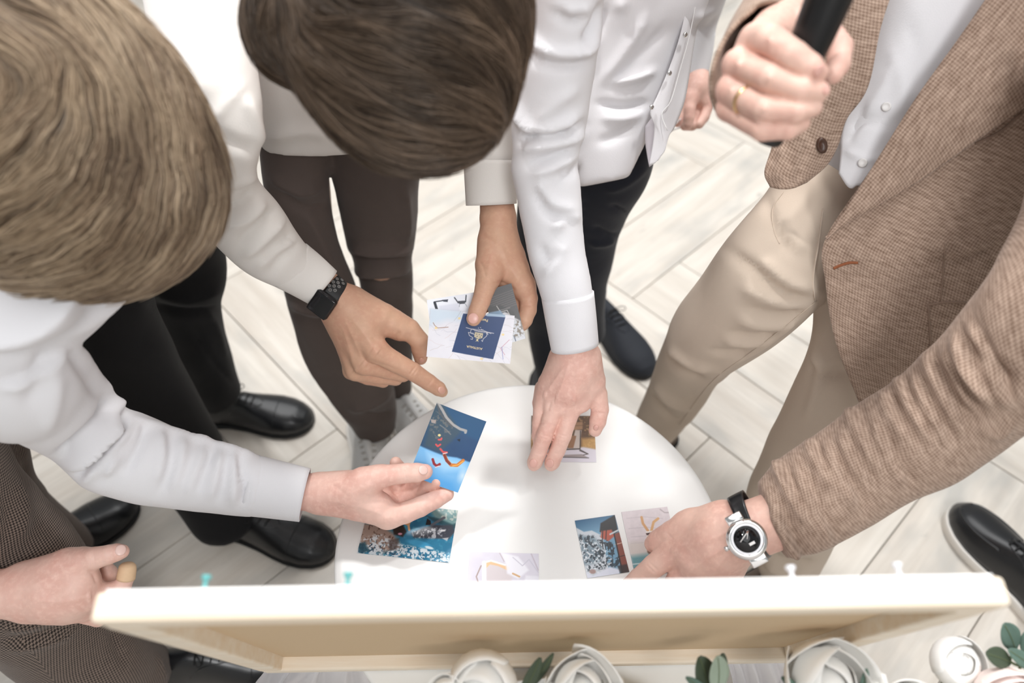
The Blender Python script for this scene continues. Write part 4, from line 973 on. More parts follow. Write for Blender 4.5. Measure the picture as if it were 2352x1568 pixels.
# ================================================================== man in the middle (brown hair, white shirt, dark brown trousers)
C = empty('person', (-.27, .96, 0), 'brown-haired person in off-white shirt and dark brown trousers, pointing with one hand and holding prints', 'person')
rs = [(330, -330, 620, -330, .84, .8), (320, -180, 600, -180, .82, .8), (330, -20, 590, -20, .80, .8), (360, 120, 585, 110, .785, .8), (385, 230, 600, 230, .785, .8), (410, 330, 602, 335, .80, .85), (440, 440, 592, 395, .84, .85), (470, 530, 605, 425, .87, .85), (525, 592, 645, 472, .905, .85), (570, 625, 690, 542, .935, .85), (628, 655, 712, 568, .955, .85), (655, 668, 733, 583, .962, .85)]
ls = [(1080, -200, 1240, -200, .86), (1070, 0, 1230, 0, .90), (1066, 150, 1215, 150, .92), (1064, 250, 1200, 250, .935), (1062, 330, 1192, 330, .945), (1064, 385, 1190, 385, .95)]
tor = edge_tube([(430, -420, 1120, -420, .90, .5), (440, -250, 1080, -250, .90, .5), (470, -80, 1040, -80, .92, .45), (500, 60, 1000, 60, .95, .42), (530, 190, 960, 190, .98, .40), (590, 290, 935, 280, 1.01, .40), (600, 344, 900, 330, 1.03, .40)], n=56, m=6)
v, f = union([edge_tube(rs, n=48, m=8), edge_tube(ls, n=40, m=6), tor], .0045, 3)
st = [([(400, 60), (430, 150), (470, 230)], 22, 3), ([(560, 190), (525, 235), (488, 280)], 7, 2.5), ([(480, 300), (540, 330), (600, 345)], 12, -4), ([(500, 480), (550, 470), (590, 440)], 10, -4), ([(520, 520), (570, 500), (610, 460)], 10, 4), ([(545, 560), (590, 520), (640, 480)], 8, -4), ([(560, 590), (610, 545), (655, 500)], 9, 4), ([(600, 600), (640, 560), (680, 535)], 7, -3), ([(590, 620), (630, 575), (685, 550)], 7, 3), ([(620, 640), (640, 600), (690, 556)], 6, -2.5), ([(500, 420), (550, 420), (598, 400)], 10, 3), ([(610, 320), (700, 300), (760, 310)], 16, 3), ([(560, 220), (590, 290), (600, 340)], 14, 3)]
v = sculpt(v, f, st, [(.06, 1.5, 9), (.025, .5, 10)], 2.3, 3); shC = obj('shirt', v, f, M['shirt_cream'], C)
cuff(shC, [(628, 656, 705, 560, .953), (665, 674, 738, 588, .965), (708, 697, 774, 622, .975)], M['shirt_cream'], ratio=.82)
cuff(shC, [(1064, 366, 1191, 368, .944), (1067, 420, 1189, 420, .951), (1070, 472, 1187, 467, .957)], M['shirt_cream'], ratio=.9)
R1 = edge_tube([(580, 250, 770, 250, 1.02), (595, 345, 760, 345, 1.06), (608, 430, 754, 440, 1.10), (636, 540, 776, 560, 1.18), (652, 660, 815, 670, 1.27), (690, 790, 856, 765, 1.37), (748, 900, 898, 862, 1.47), (798, 968, 910, 930, 1.55), (826, 1000, 908, 985, 1.59)], n=44, m=6, ratio=.85)
L1 = edge_tube([(745, 250, 985, 250, 1.06), (752, 330, 972, 330, 1.09), (770, 430, 963, 430, 1.17), (794, 540, 956, 540, 1.26), (812, 598, 945, 596, 1.32), (828, 660, 951, 655, 1.38), (838, 780, 949, 770, 1.5), (868, 870, 947, 868, 1.62), (884, 902, 947, 898, 1.655)], n=44, m=6, ratio=.85)
hipC = world_tube([(-.27, 1.0, .95), (-.27, 1.02, .86), (-.27, 1.0, .76)], [.17, .17, .15], [.11, .12, .11], (1, 0, 0))
v, f = union([R1, L1, hipC], .005, 3)
st = [([(795, 585), (860, 600), (940, 590)], 9, -7), ([(800, 565), (870, 575), (950, 570)], 11, 6), ([(810, 620), (880, 622), (945, 610)], 10, 6), ([(815, 640), (870, 648), (945, 640)], 9, -5), ([(660, 720), (720, 740), (800, 740)], 9, -4), ([(665, 700), (720, 715), (800, 720)], 10, 4), ([(670, 740), (710, 840), (780, 940), (820, 985)], 5, 2.5), ([(640, 440), (700, 480), (760, 470)], 12, -4), ([(620, 400), (680, 440), (740, 430)], 12, 4), ([(830, 950), (870, 955), (905, 945)], 9, -4), ([(800, 940), (850, 930), (900, 900)], 9, 4), ([(930, 430), (935, 500), (930, 560)], 12, 3), ([(700, 480), (740, 560), (770, 640)], 14, 3)]
v = sculpt(v, f, st, [(.07, 2.5, 12), (.03, 1.0, 13)], 2.2, 2); obj('trousers', v, f, M['brown_cloth'], C)
shoe(C, (-.305, 1.035, 0), (-.135, .775, 0), 'white', .060, 'sneaker'); shoe(C, (-.345, .955, 0), (-.275, .655, 0), 'white', .060, 'sneaker')
hcC = W(925, 70, .635); fwdC = np.array([-.12, -.42, -.90])
hv, hf, RC = head_mesh(hcC, fwdC, unit(CAM-hcC)+np.array([0, -.1, .5]), (-.15, .84, 1.12))
# pointing hand
palm = [[(690, 620, .99, 40), (745, 665, .995, 44), (800, 715, 1.0, 48), (840, 745, 1.0, 46)],
        [(790, 700, 1.0, 42), (835, 760, .995, 36), (866, 806, .99, 26)], [(785, 715, 1.005, 40), (820, 790, 1.005, 32), (838, 836, 1.005, 24)],
        [(780, 720, 1.01, 38), (805, 800, 1.02, 27), (817, 852, 1.022, 21)], [(778, 725, 1.02, 36), (797, 800, 1.032, 22), (806, 852, 1.036, 17)],
        [(810, 700, 1.0, 42), (880, 730, 1.005, 34), (918, 755, 1.012, 28)]]
fing = [[(866, 806, .990, 27), (905, 830, 1.0, 23.5), (948, 853, 1.01, 21.5), (985, 878, 1.022, 19), (1008, 893, 1.03, 17), (1016, 899, 1.033, 13)],
        [(838, 836, 1.005, 24), (885, 848, 1.02, 21), (925, 858, 1.03, 19), (925, 852, 1.055, 18), (895, 836, 1.06, 17)],
        [(817, 852, 1.022, 21), (870, 863, 1.035, 19), (908, 868, 1.042, 17.5), (905, 858, 1.065, 17), (880, 840, 1.07, 16)],
        [(806, 852, 1.036, 17), (845, 868, 1.048, 16), (880, 875, 1.054, 15), (876, 862, 1.075, 15), (855, 845, 1.08, 14)],
        [(905, 742, 1.01, 31), (940, 757, 1.015, 25), (963, 782, 1.02, 22), (965, 800, 1.028, 20), (966, 822, 1.038, 16)]]
nv1, nf1 = hand_mesh(palm, fing, strokes=[([(800, 720), (835, 765), (860, 800)], 8, 1.0), ([(790, 730), (818, 790), (834, 832)], 7, 1.0), ([(785, 745), (803, 800), (813, 850)], 6, .9), ([(856, 800), (870, 810)], 12, 1.6), ([(832, 832), (842, 840)], 11, 1.6), ([(812, 850), (820, 856)], 9, 1.3), ([(939, 863), (955, 841)], 2.6, -.8), ([(945, 867), (961, 845)], 2.6, -.6), ([(981, 889), (995, 869)], 2.6, -.5), ([(900, 800), (912, 772), (922, 762)], 6, -1.6), ([(850, 770), (880, 795), (900, 805)], 8, -.8), ([(845, 825), (880, 838), (915, 850)], 4, -.8)]); hC1 = Hit(nv1, nf1)
# hand with the three prints
palm = [[(1128, 400, .962, 34), (1140, 455, .962, 38), (1144, 500, .958, 42), (1146, 540, .955, 43), (1152, 580, .953, 46)],
        [(1150, 570, .955, 42), (1180, 620, .95, 36), (1200, 655, .945, 28)], [(1140, 560, .95, 42), (1125, 610, .935, 34), (1120, 640, .925, 26)], [(1150, 580, .965, 40), (1170, 630, .965, 34), (1190, 665, .96, 26)], [(1140, 570, .97, 36), (1150, 640, .972, 26)], [(1160, 600, .955, 44), (1175, 640, .955, 34)]]
fing = [[(1126, 628, .928, 29), (1114, 662, .916, 23), (1105, 692, .909, 21), (1096, 715, .907, 20), (1088, 732, .906, 17)],
        [(1202, 655, .945, 28), (1214, 685, .948, 21), (1213, 712, .945, 19.5), (1205, 735, .942, 18), (1201, 746, .942, 14)],
        [(1188, 665, .962, 25), (1195, 700, .965, 21), (1185, 728, .958, 19), (1165, 745, .948, 17)],
        [(1165, 655, .97, 23), (1160, 695, .972, 20), (1145, 722, .962, 18), (1125, 738, .95, 16)],
        [(1148, 645, .975, 20), (1135, 680, .975, 17), (1118, 700, .965, 16), (1100, 712, .951, 14)]]
nv2, nf2 = hand_mesh(palm, fing, strokes=[([(1148, 560), (1170, 610), (1192, 645)], 8, .9), ([(1130, 580), (1122, 620)], 9, .7), ([(1094, 688), (1118, 697)], 2.6, -.8), ([(1092, 695), (1115, 704)], 2.6, -.6), ([(1132, 650), (1155, 650), (1185, 668)], 5, -1.4), ([(1102, 600), (1112, 620), (1116, 636)], 4, -.7), ([(1196, 700), (1222, 702)], 2.6, -.8), ([(1105, 540), (1125, 548), (1140, 560)], 6, -.8)]); hC2 = Hit(nv2, nf2)
bodyC = limbs_mesh([((-.27, 1.0, .85), (-.16, .86, 1.10), .09, .08), (W(690, 620, .985), W(505, 400, .85), .022, .03), (W(505, 400, .85), W(460, -150, .84), .03, .035), (W(460, -150, .84), (-.16, .87, 1.10), .035, .06),
                    (W(1128, 400, .962), W(1140, 150, .93), .022, .03), (W(1140, 150, .93), W(1150, -150, .90), .03, .035), (W(1150, -150, .90), (-.16, .87, 1.10), .035, .06),
                    ((-.33, 1.0, .85), W(745, 700, 1.3), .05, .04), (W(745, 700, 1.3), W(868, 990, 1.62), .04, .03), ((-.2, 1.0, .85), W(875, 590, 1.3), .05, .04), (W(875, 590, 1.3), W(915, 900, 1.68), .04, .03)])
v, f = merge((hv, hf), (nv1, nf1), (nv2, nf2), bodyC); obj('body', v, f, M['skin_tan'], C)
eyes(C, hcC, RC)
nail(C, hC1, 1014, 896, .6, 20, 17, 'nail_tan'); nail(C, hC1, 968, 827, 1.4, 15, 12, 'nail_tan'); nail(C, hC2, 1087, 731, 1.95, 25, 25, 'nail')
hair_mesh(C, [(925, 60, .595, 262, 290, .85, 0), (960, 205, .60, 205, 180, .8, -.1), (688, 48, .607, 118, 132, .9, .2), (1090, 60, .60, 112, 190, .8, .15)],
          [[(700, 70), (850, 40), (1000, 60), (1130, 110), (1220, 190)], [(710, 110), (850, 150), (1000, 190), (1120, 250), (1200, 330)], [(720, 160), (800, 250), (920, 310), (1050, 350), (1140, 400)], [(720, 200), (780, 310), (880, 380), (980, 420), (1080, 450)], [(730, 140), (820, 210), (950, 250), (1080, 300), (1170, 370)], [(640, 0), (590, 60), (600, 130), (680, 160)], [(800, -60), (950, -40), (1100, 0), (1200, 60)], [(690, 30), (640, 90), (650, 150)]],
          [(46, 37, 30), (60, 48, 39), (78, 63, 50), (98, 81, 66), (116, 97, 80)], n=9000, L=.085, seed=8, lift=.011, thick=(.0003, .0007), kb=.014)

# ================================================================== man behind (white shirt, navy trousers)
D = empty('person', (.19, 1.12, 0), 'person in bright white shirt and navy trousers, flat hand on the table', 'person')
rs = [(1180, -260, 1420, -260, .70), (1195, -120, 1405, -120, .73), (1205, 0, 1388, -10, .76), (1203, 60, 1386, 55, .78), (1180, 135, 1374, 105, .80), (1173, 200, 1360, 195, .825), (1174, 285, 1350, 275, .85), (1178, 350, 1332, 345, .865), (1172, 385, 1329, 385, .875), (1184, 440, 1336, 430, .885), (1198, 520, 1340, 510, .90), (1215, 600, 1350, 590, .91), (1240, 680, 1362, 665, .92), (1247, 700, 1364, 685, .925)]
tor = edge_tube([(1180, -330, 1720, -330, .97, .45), (1200, -150, 1680, -150, 1.0, .45), (1222, 0, 1630, 0, 1.03, .45), (1235, 100, 1588, 90, 1.05, .42), (1250, 200, 1560, 180, 1.065, .40), (1288, 310, 1515, 262, 1.07, .42), (1310, 375, 1486, 325, 1.075, .45), (1325, 430, 1446, 408, 1.08, .5)], n=56, m=7)
ls = [(1600, -220, 1730, -200, 1.2), (1590, -100, 1700, -90, 1.25), (1584, 0, 1668, 0, 1.29), (1582, 60, 1646, 62, 1.32), (1581, 95, 1642, 92, 1.33)]
v, f = union([edge_tube(rs, n=48, m=7), tor, edge_tube(ls, n=32, m=6), world_tube([W(1660, -330, .95), W(1690, -270, 1.1), W(1670, -180, 1.2)], [.08, .07, .055], [.08, .07, .055], (1, 0, 0))], .0045, 2)
st = [([(1205, 70), (1230, 105), (1280, 125), (1340, 120), (1375, 90)], 9, 7), ([(1200, 90), (1230, 130), (1290, 150), (1360, 135)], 12, -5), ([(1180, 225), (1195, 270), (1225, 300), (1280, 295), (1335, 260)], 9, 7), ([(1185, 330), (1230, 310), (1290, 305), (1345, 285)], 8, -7), ([(1190, 340), (1250, 335), (1310, 320), (1345, 305)], 10, 5), ([(1220, 400), (1270, 385), (1320, 355)], 8, 5), ([(1215, 380), (1270, 360), (1325, 340)], 8, -5), ([(1240, 405), (1250, 440), (1275, 470), (1330, 480)], 8, 4), ([(1230, 440), (1260, 490), (1320, 505)], 9, -4), ([(1235, 300), (1260, 250), (1330, 200)], 14, 3), ([(1280, 390), (1310, 400), (1330, 375)], 6, -4), ([(1270, 530), (1300, 500), (1335, 500)], 9, 4), ([(1240, 560), (1260, 600), (1290, 570)], 9, -3), ([(1250, 640), (1280, 590), (1300, 560)], 9, 3), ([(1270, 20), (1310, 45), (1350, 40)], 8, -5), ([(1265, 5), (1310, 25), (1360, 20)], 8, 4),
      ([(1400, 190), (1460, 180), (1505, 160)], 8, 6), ([(1370, 235), (1430, 245), (1490, 235)], 7, -6), ([(1380, 195), (1440, 110), (1490, 30)], 10, 5), ([(1395, 200), (1460, 140), (1530, 60)], 10, -4), ([(1380, 270), (1440, 275), (1480, 255)], 10, 3), ([(1425, 0), (1430, 25)], 9, 6), ([(1370, 330), (1420, 310), (1455, 280)], 12, -3), ([(1340, 100), (1370, 60), (1385, 10)], 10, -8), ([(1610, 70), (1630, 60), (1645, 40)], 6, -3), ([(1590, 45), (1620, 35), (1650, 20)], 7, 3)]
v = sculpt(v, f, st, [(.06, 1.4, 21), (.025, .5, 22)], 1.9, 3); shD = obj('shirt', v, f, M['shirt'], D); hsD = Hit(v, f)
cuff(shD, [(1243, 684, 1364, 668, .921), (1254, 745, 1370, 728, .932), (1266, 806, 1375, 787, .944)], M['shirt'], ratio=.8)
cuff(shD, [(1582, 80, 1643, 76, 1.325), (1580, 125, 1637, 120, 1.335), (1577, 173, 1628, 166, 1.345)], M['shirt'], ratio=.75)
# open front edge with placket, shirt tail and buttons
v, f, u = sheet([[(1588, -40, 0.99), (1600, -40, 1.), (1625, -40, 1.02)], [(1566, 70, 1.01), (1578, 72, 1.017), (1600, 72, 1.04)], [(1540, 150, 1.02), (1555, 160, 1.025), (1585, 165, 1.055)], [(1512, 215, 1.027), (1534, 232, 1.031), (1572, 235, 1.055)], [(1494, 258, 1.03), (1520, 285, 1.035), (1550, 292, 1.055)], [(1503, 290, 1.035), (1525, 325, 1.04), (1538, 310, 1.05)], [(1500, 330, 1.04), (1524, 348, 1.043), (1530, 335, 1.045)], [(1491, 382, 1.045), (1505, 374, 1.045), (1519, 358, 1.045)]], 6, .0016)
obj('front_flap', v, f, M['shirt'], shD)
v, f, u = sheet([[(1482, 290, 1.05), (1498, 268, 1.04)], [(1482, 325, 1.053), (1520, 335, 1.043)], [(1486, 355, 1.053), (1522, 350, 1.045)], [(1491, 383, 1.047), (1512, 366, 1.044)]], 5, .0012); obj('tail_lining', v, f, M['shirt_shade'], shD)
v, f = wire([W(x, y, d) for x, y, d in ((1606, -40, 0.995), (1586, 72, 1.013), (1562, 160, 1.02), (1541, 232, 1.027), (1520, 262, 1.03), (1533, 300, 1.031))], .0006, 6, 4); obj('placket_seam', v, f, M['stitch'], shD)
for x, y, d in ((1574, 80, 1.006), (1538, 168, 1.015), (1497, 246, 1.023)):
    R = frame_from(-ray(x, y)+cr*.8, cr); v, f = lathe([(0, -.001), (.0035, -.001), (.0035, .001), (.002, .0018), (0, .0018)], W(x, y, d), R, 16); obj('snap_button', v, f, M['chrome'], shD)
lD = edge_tube([(1330, 240, 1510, 240, 1.10), (1320, 330, 1508, 330, 1.14), (1310, 400, 1492, 390, 1.19), (1302, 470, 1456, 455, 1.26), (1298, 545, 1424, 535, 1.34), (1298, 640, 1400, 630, 1.46), (1306, 720, 1390, 710, 1.60), (1318, 775, 1390, 765, 1.70)], n=40, m=6, ratio=.9)
rD = edge_tube([(1200, 330, 1360, 330, 1.12), (1190, 430, 1340, 430, 1.18), (1186, 540, 1320, 540, 1.28), (1190, 650, 1305, 650, 1.4), (1207, 740, 1300, 740, 1.52), (1224, 830, 1296, 830, 1.62), (1232, 885, 1296, 885, 1.68)], n=40, m=6, ratio=.9)
v, f = union([lD, rD, world_tube([(.17, 1.12, .90), (.17, 1.12, .84), (.17, 1.10, .76)], [.10, .11, .12], [.09, .10, .10], (1, .3, 0))], .006, 4)
v = sculpt(v, f, [([(1400, 470), (1440, 490), (1450, 520)], 8, -5), ([(1390, 440), (1440, 420), (1490, 380)], 10, 4), ([(1360, 520), (1400, 540), (1430, 540)], 8, -5), ([(1355, 560), (1390, 560), (1415, 550)], 8, 5), ([(1370, 400), (1430, 380), (1480, 340)], 10, -4)], [(.07, 2.5, 25)]); obj('trousers', v, f, M['navy_cloth'], D)
shoe(D, at_len(WZ(1487, 872, 0), WZ(1372, 735, 0), .30), WZ(1487, 872, 0), 'suede', .050); shoe(D, WZ(1258, 850, 0), WZ(1258, 850, 0)+np.array([-.04, -.295, 0]), 'suede', .050)
tz = TZ+.009
palm = [[(1305, 730, .945, 44), (1318, 790, .955, 48), (1322, 830, .965, 50)], [(1335, 830, .965, 40), (1352, 880, .978, 30), (1335, 925, .985, 23)], [(1315, 830, .965, 44), (1308, 890, .975, 34), (1300, 930, .982, 25)], [(1305, 830, .97, 42), (1278, 885, .98, 32), (1268, 925, .988, 24)], [(1300, 830, .975, 38), (1262, 880, .988, 26), (1250, 915, .998, 20)], [(1340, 820, .972, 40), (1362, 870, .985, 28)], [(1320, 850, .968, 48), (1310, 880, .972, 44)]]
fing = [[(1318, 918, .984, 25), (1305, 960, .987, 20.5), (1293, 1000, .990, 19.5), (1280, 1035, .999, 18), (1268, 1062, 1.004, 17.5), (1265, 1068, 1.005, 14)],
        [(1280, 918, .984, 25), (1265, 960, .986, 20.5), (1251, 1000, .990, 19.5), (1238, 1036, .999, 18), (1228, 1062, 1.004, 17.5), (1226, 1068, 1.005, 14)],
        [(1252, 905, .995, 21), (1243, 940, .996, 18.5), (1240, 972, .999, 18), (1238, 1000, 1.009, 17), (1240, 1022, 1.014, 15)],
        [(1245, 890, 1.003, 17), (1238, 925, 1.008, 15), (1240, 955, 1.016, 14), (1248, 985, 1.022, 13)],
        [(1352, 868, .985, 30), (1372, 905, .990, 23), (1378, 940, .993, 20.5), (1373, 968, .996, 19), (1367, 988, .999, 15)]]
nv_, nf = hand_mesh(palm, fing, strokes=[([(1328, 830), (1326, 880), (1318, 915)], 7, 1.0), ([(1308, 830), (1293, 880), (1280, 912)], 7, 1.0), ([(1298, 840), (1270, 880), (1255, 903)], 6, .9), ([(1345, 830), (1360, 865)], 8, .8), ([(1313, 918), (1323, 920)], 11, 1.4), ([(1275, 916), (1285, 918)], 11, 1.4), ([(1248, 904), (1256, 906)], 9, 1.2), ([(1282, 997), (1303, 1003)], 2.8, -.9), ([(1280, 1004), (1300, 1009)], 2.8, -.6), ([(1240, 997), (1261, 1003)], 2.8, -.9), ([(1238, 1004), (1258, 1009)], 2.8, -.6), ([(1229, 968), (1250, 973)], 2.8, -.8), ([(1270, 1040), (1289, 1045)], 2.6, -.5), ([(1229, 1040), (1247, 1045)], 2.6, -.5), ([(1362, 946), (1392, 950)], 3, -.7), ([(1300, 925), (1296, 950)], 4, -1.0), ([(1265, 922), (1258, 945)], 4, -1.0)]); hD = Hit(nv_, nf)
palm = [[(1606, 130, 1.345, 21), (1604, 170, 1.347, 23), (1603, 200, 1.345, 27)], [(1600, 190, 1.345, 24), (1588, 225, 1.34, 17)], [(1606, 190, 1.35, 24), (1614, 230, 1.352, 20)], [(1596, 195, 1.36, 22), (1578, 230, 1.365, 15)], [(1606, 210, 1.36, 24), (1600, 240, 1.37, 18)]]
fing = [[(1588, 222, 1.338, 16), (1584, 250, 1.336, 13.5), (1582, 272, 1.337, 13), (1580, 286, 1.339, 11)], [(1614, 222, 1.352, 20), (1624, 245, 1.352, 14), (1618, 268, 1.350, 12), (1606, 285, 1.348, 11)],
        [(1590, 230, 1.36, 15), (1600, 275, 1.36, 13), (1590, 288, 1.352, 12), (1572, 290, 1.35, 10)], [(1580, 230, 1.37, 14), (1568, 265, 1.37, 12), (1566, 280, 1.36, 10)], [(1576, 230, 1.375, 13), (1560, 262, 1.38, 11), (1556, 282, 1.372, 10)]]
nv2, nf2 = hand_mesh(palm, fing, h=.0022)
hcD = np.array([.20, .90, 1.43]); hv, hf, RD = head_mesh(hcD, (-.25, -.55, -.8), (0, -.5, .8), (.18, 1.0, 1.26), h=.006)
bodyD = limbs_mesh([((.19, 1.12, .85), (.18, 1.0, 1.24), .09, .08), (W(1305, 730, .945), W(1262, 300, .86), .022, .03), (W(1262, 300, .86), W(1300, -150, .75), .03, .035), (W(1300, -150, .75), (.18, 1.0, 1.24), .03, .05), (W(1606, 130, 1.345), W(1625, 0, 1.30), .02, .022), (W(1625, 0, 1.30), W(1670, -180, 1.2), .022, .028), (W(1670, -180, 1.2), (.18, 1.0, 1.24), .03, .05),
                    ((.24, 1.12, .85), W(1400, 400, 1.2), .05, .04), (W(1400, 400, 1.2), W(1352, 760, 1.72), .04, .03), ((.13, 1.1, .85), W(1255, 560, 1.32), .05, .04), (W(1255, 560, 1.32), W(1262, 880, 1.7), .04, .03)])
v, f = merge((hv, hf), (nv_, nf), (nv2, nf2), bodyD); obj('body', v, f, M['skin_light'], D)
eyes(D, hcD, RD)
nail(D, hD, 1225, 1064, 1.8, 22, 19); nail(D, hD, 1263, 1064, 1.8, 22, 19); nail(D, hD, 1369, 982, 1.9, 16, 12); 
def simple_hair(person, c, R, shades, seed):
    """short hair combed from the crown, in the head's own frame"""
    r = np.random.default_rng(seed)
    def fn(X):
        q = (X-c)@R; d = ell_d(q, np.array([0, -.018, .03]), np.eye(3), (.086, .104, .090)); cut = q[:, 2]-.02-.6*np.minimum(0, -q[:, 1]-.02)*-1
        return np.maximum(d, -(q[:, 2]+.03-.9*np.clip(q[:, 1], -.02, .2)))
    V, Fc = nets(fn, c-.14, c+.14, .006); V = smooth_mesh(V, Fc, 2); N = normals(V, Fc)
    q = (V-c)@R; V = V+N*(.004*np.sin(np.arctan2(q[:, 0], q[:, 1]+.05)*42+np.sin(q[:, 2]*90)*2)*np.clip(1-q[:, 2]*4, .3, 1)+.003*wave_noise(V, .012, seed))[:, None]
    sh = np.array([srgb(*s) for s in shades]); k = (np.sin(np.arctan2(q[:, 0], q[:, 1]+.05)*37)*.5+.5)[:, None]
    obj('hair', V, Fc, M['hair'], person, col=sh[0]*(1-k)+sh[1]*k)
simple_hair(D, hcD, RD, [(70, 54, 42), (100, 80, 62)], 3)

# ================================================================== man at the right (tan blazer, beige trousers)
Eo = empty('person', (.46, .74, 0), 'person in tan wool blazer, white shirt and beige trousers holding a microphone', 'person')
rl = edge_tube([(1815, 340, 2040, 480, .97, .5), (1765, 432, 2000, 580, .96, .6), (1660, 560, 1888, 692, .965, .75), (1598, 652, 1800, 766, 1.03, .85), (1545, 728, 1712, 826, 1.13, .88), (1515, 808, 1658, 862, 1.25, .88), (1492, 880, 1622, 915, 1.38, .88), (1468, 935, 1572, 980, 1.50, .88), (1456, 965, 1545, 1012, 1.56, .88)], n=56, m=8)
ll = edge_tube([(1860, 480, 2100, 560, .97, .55), (1868, 620, 2080, 680, .985, .65), (1866, 770, 2070, 830, 1.01, .75), (1806, 925, 2040, 1000, 1.08, .8), (1738, 1070, 1972, 1130, 1.17, .8), (1712, 1150, 1930, 1215, 1.24, .8), (1722, 1235, 1900, 1275, 1.31, .8), (1742, 1300, 1874, 1318, 1.37, .8), (1748, 1335, 1862, 1350, 1.40, .8)], n=56, m=8)
v, f = union([rl, ll, world_tube([(.52, .82, .90), (.51, .81, .84), (.47, .77, .76)], [.13, .14, .12], [.07, .08, .08], (.55, -.8, 0))], .006, 3)
st = [([(1875, 690), (1800, 670), (1720, 610), (1665, 570)], 10, -6), ([(1875, 675), (1800, 645), (1740, 590)], 12, 5), ([(1860, 700), (1790, 695), (1700, 660)], 10, 5), ([(1850, 715), (1780, 725), (1700, 705)], 9, -5), ([(1820, 735), (1760, 750), (1690, 735)], 8, 4), ([(1780, 765), (1730, 775), (1670, 765)], 7, -4), ([(1760, 778), (1720, 790), (1660, 785)], 7, 4), ([(1720, 808), (1680, 815), (1630, 808)], 7, -4), ([(1780, 480), (1800, 530), (1850, 580)], 12, 5), ([(1760, 450), (1780, 520), (1820, 580)], 10, -4), ([(1530, 820), (1580, 860), (1620, 870)], 9, -5), ([(1525, 800), (1590, 840), (1640, 850)], 9, 4), ([(1500, 870), (1540, 920), (1590, 940)], 10, 4), ([(1490, 900), (1530, 950), (1560, 965)], 8, -4), ([(1850, 840), (1900, 860), (1950, 850)], 12, -4), ([(1870, 800), (1880, 880), (1850, 960)], 12, 4), ([(1760, 1265), (1810, 1295), (1870, 1290)], 8, -5), ([(1755, 1290), (1810, 1318), (1865, 1310)], 8, 5), ([(1790, 1240), (1840, 1265), (1890, 1255)], 8, 4), ([(1860, 700), (1760, 790), (1660, 850), (1600, 900)], 5, 3)]
v = sculpt(v, f, st, [(.07, 2.2, 31)], 2.1, 3); trE = obj('trousers', v, f, M['beige_cloth'], Eo); htE = Hit(v, f)
def seam(parent, hit, pts, r, mat, name='seam', m=6, lift=.0004):
    P = [hit.px(x, y, lift)[0] for x, y in catmull(pts, m)]; P = [p for p in P if p is not None]
    if len(P) > 2:
        v, f = wire(P, r, 6); return obj(name, v, f, mat, parent)
seam(trE, htE, [(1876, 690), (1800, 752), (1720, 812), (1650, 862), (1610, 905), (1560, 975)], .0008, M['beige_cloth'])
seam(trE, htE, [(1800, 440), (1775, 480), (1778, 530), (1790, 560)], .0006, M['beige_cloth'], 'pocket_edge')
seam(trE, htE, [(1890, 480), (1880, 560), (1868, 640), (1872, 690)], .0012, M['beige_cloth'], 'fly')
# white shirt under the blazer
v1 = edge_tube([(1950, -300, 2560, -300, .84, .4), (1920, -100, 2520, -60, .87, .38), (1890, 100, 2450, 180, .90, .34), (1860, 280, 2380, 400, .935, .30), (1830, 400, 2280, 560, .965, .30)], n=48, m=6)
v, f = union([v1], .006, 2); shE = obj('shirt', v, f, M['shirt'], Eo)
v, f, u = sheet([[(1990, -110, .83), (2070, -110, .80), (2160, -110, .785), (2340, -110, .775)], [(1985, 60, .845), (2050, 60, .82), (2120, 60, .803), (2250, 70, .795)], [(1965, 190, .858), (2020, 190, .836), (2075, 200, .823), (2150, 210, .818)], [(1935, 300, .868), (1980, 300, .853), (2020, 310, .845), (2080, 320, .842)], [(1932, 350, .872), (1968, 370, .86), (1996, 375, .853), (2040, 380, .85)], [(1928, 398, .874), (1950, 430, .866), (1968, 425, .86), (2005, 420, .858)]], 8, .002)
st = [([(1950, 290), (2000, 275), (2060, 285)], 12, -3), ([(1985, 270), (2020, 215), (2050, 150)], 16, 2.5), ([(1945, 330), (1970, 285), (1985, 240)], 10, -2.5), ([(2040, 100), (2075, 200), (2065, 270)], 16, 2), ([(2080, 40), (2110, 130), (2100, 220)], 16, -2), ([(1940, 345), (1985, 365), (2020, 365)], 9, 2)]
v = sculpt(v, f, st, [(.05, 1.2, 33)]); obj('shirt_front', v, f, M['shirt'], shE); hE = Hit(v, f)
for x, y in ((1982, 374), (2036, 245)):
    p, n = hE.px(x, y, .001)
    if p is not None: button(shE, p, n, .0052, M['pearl'])
# blazer panels, lapel, sleeves
v, f, u = sheet([[(2300, -60, .772), (2400, -40, .75), (2520, 0, .735), (2680, 100, .75)], [(2150, 180, .81), (2300, 220, .785), (2450, 250, .77), (2620, 300, .79)], [(2000, 390, .85), (2180, 420, .832), (2350, 440, .82), (2560, 460, .84)], [(1896, 548, .868), (2080, 570, .858), (2280, 580, .85), (2520, 600, .88)], [(1896, 650, .885), (2070, 690, .88), (2260, 720, .878), (2480, 740, .91)], [(1918, 780, .91), (2080, 830, .912), (2250, 870, .918), (2440, 890, .95)], [(1975, 925, .94), (2110, 960, .955), (2260, 990, .965), (2400, 1000, .99)]], 10, .004)
st = [([(2120, 575), (2180, 600), (2260, 580), (2330, 550)], 6, -4), ([(2110, 560), (2180, 580), (2260, 560)], 10, 4), ([(1930, 560), (2000, 590), (2060, 640)], 20, 3), ([(2150, 690), (2140, 800), (2100, 880)], 8, 2), ([(1920, 650), (1980, 720), (1990, 820)], 20, 3)]
v = sculpt(v, f, st, [(.09, 2.2, 35)]); bz = obj('blazer', v, f, M['blazer'], Eo, uv=u); hB = Hit(v, f)
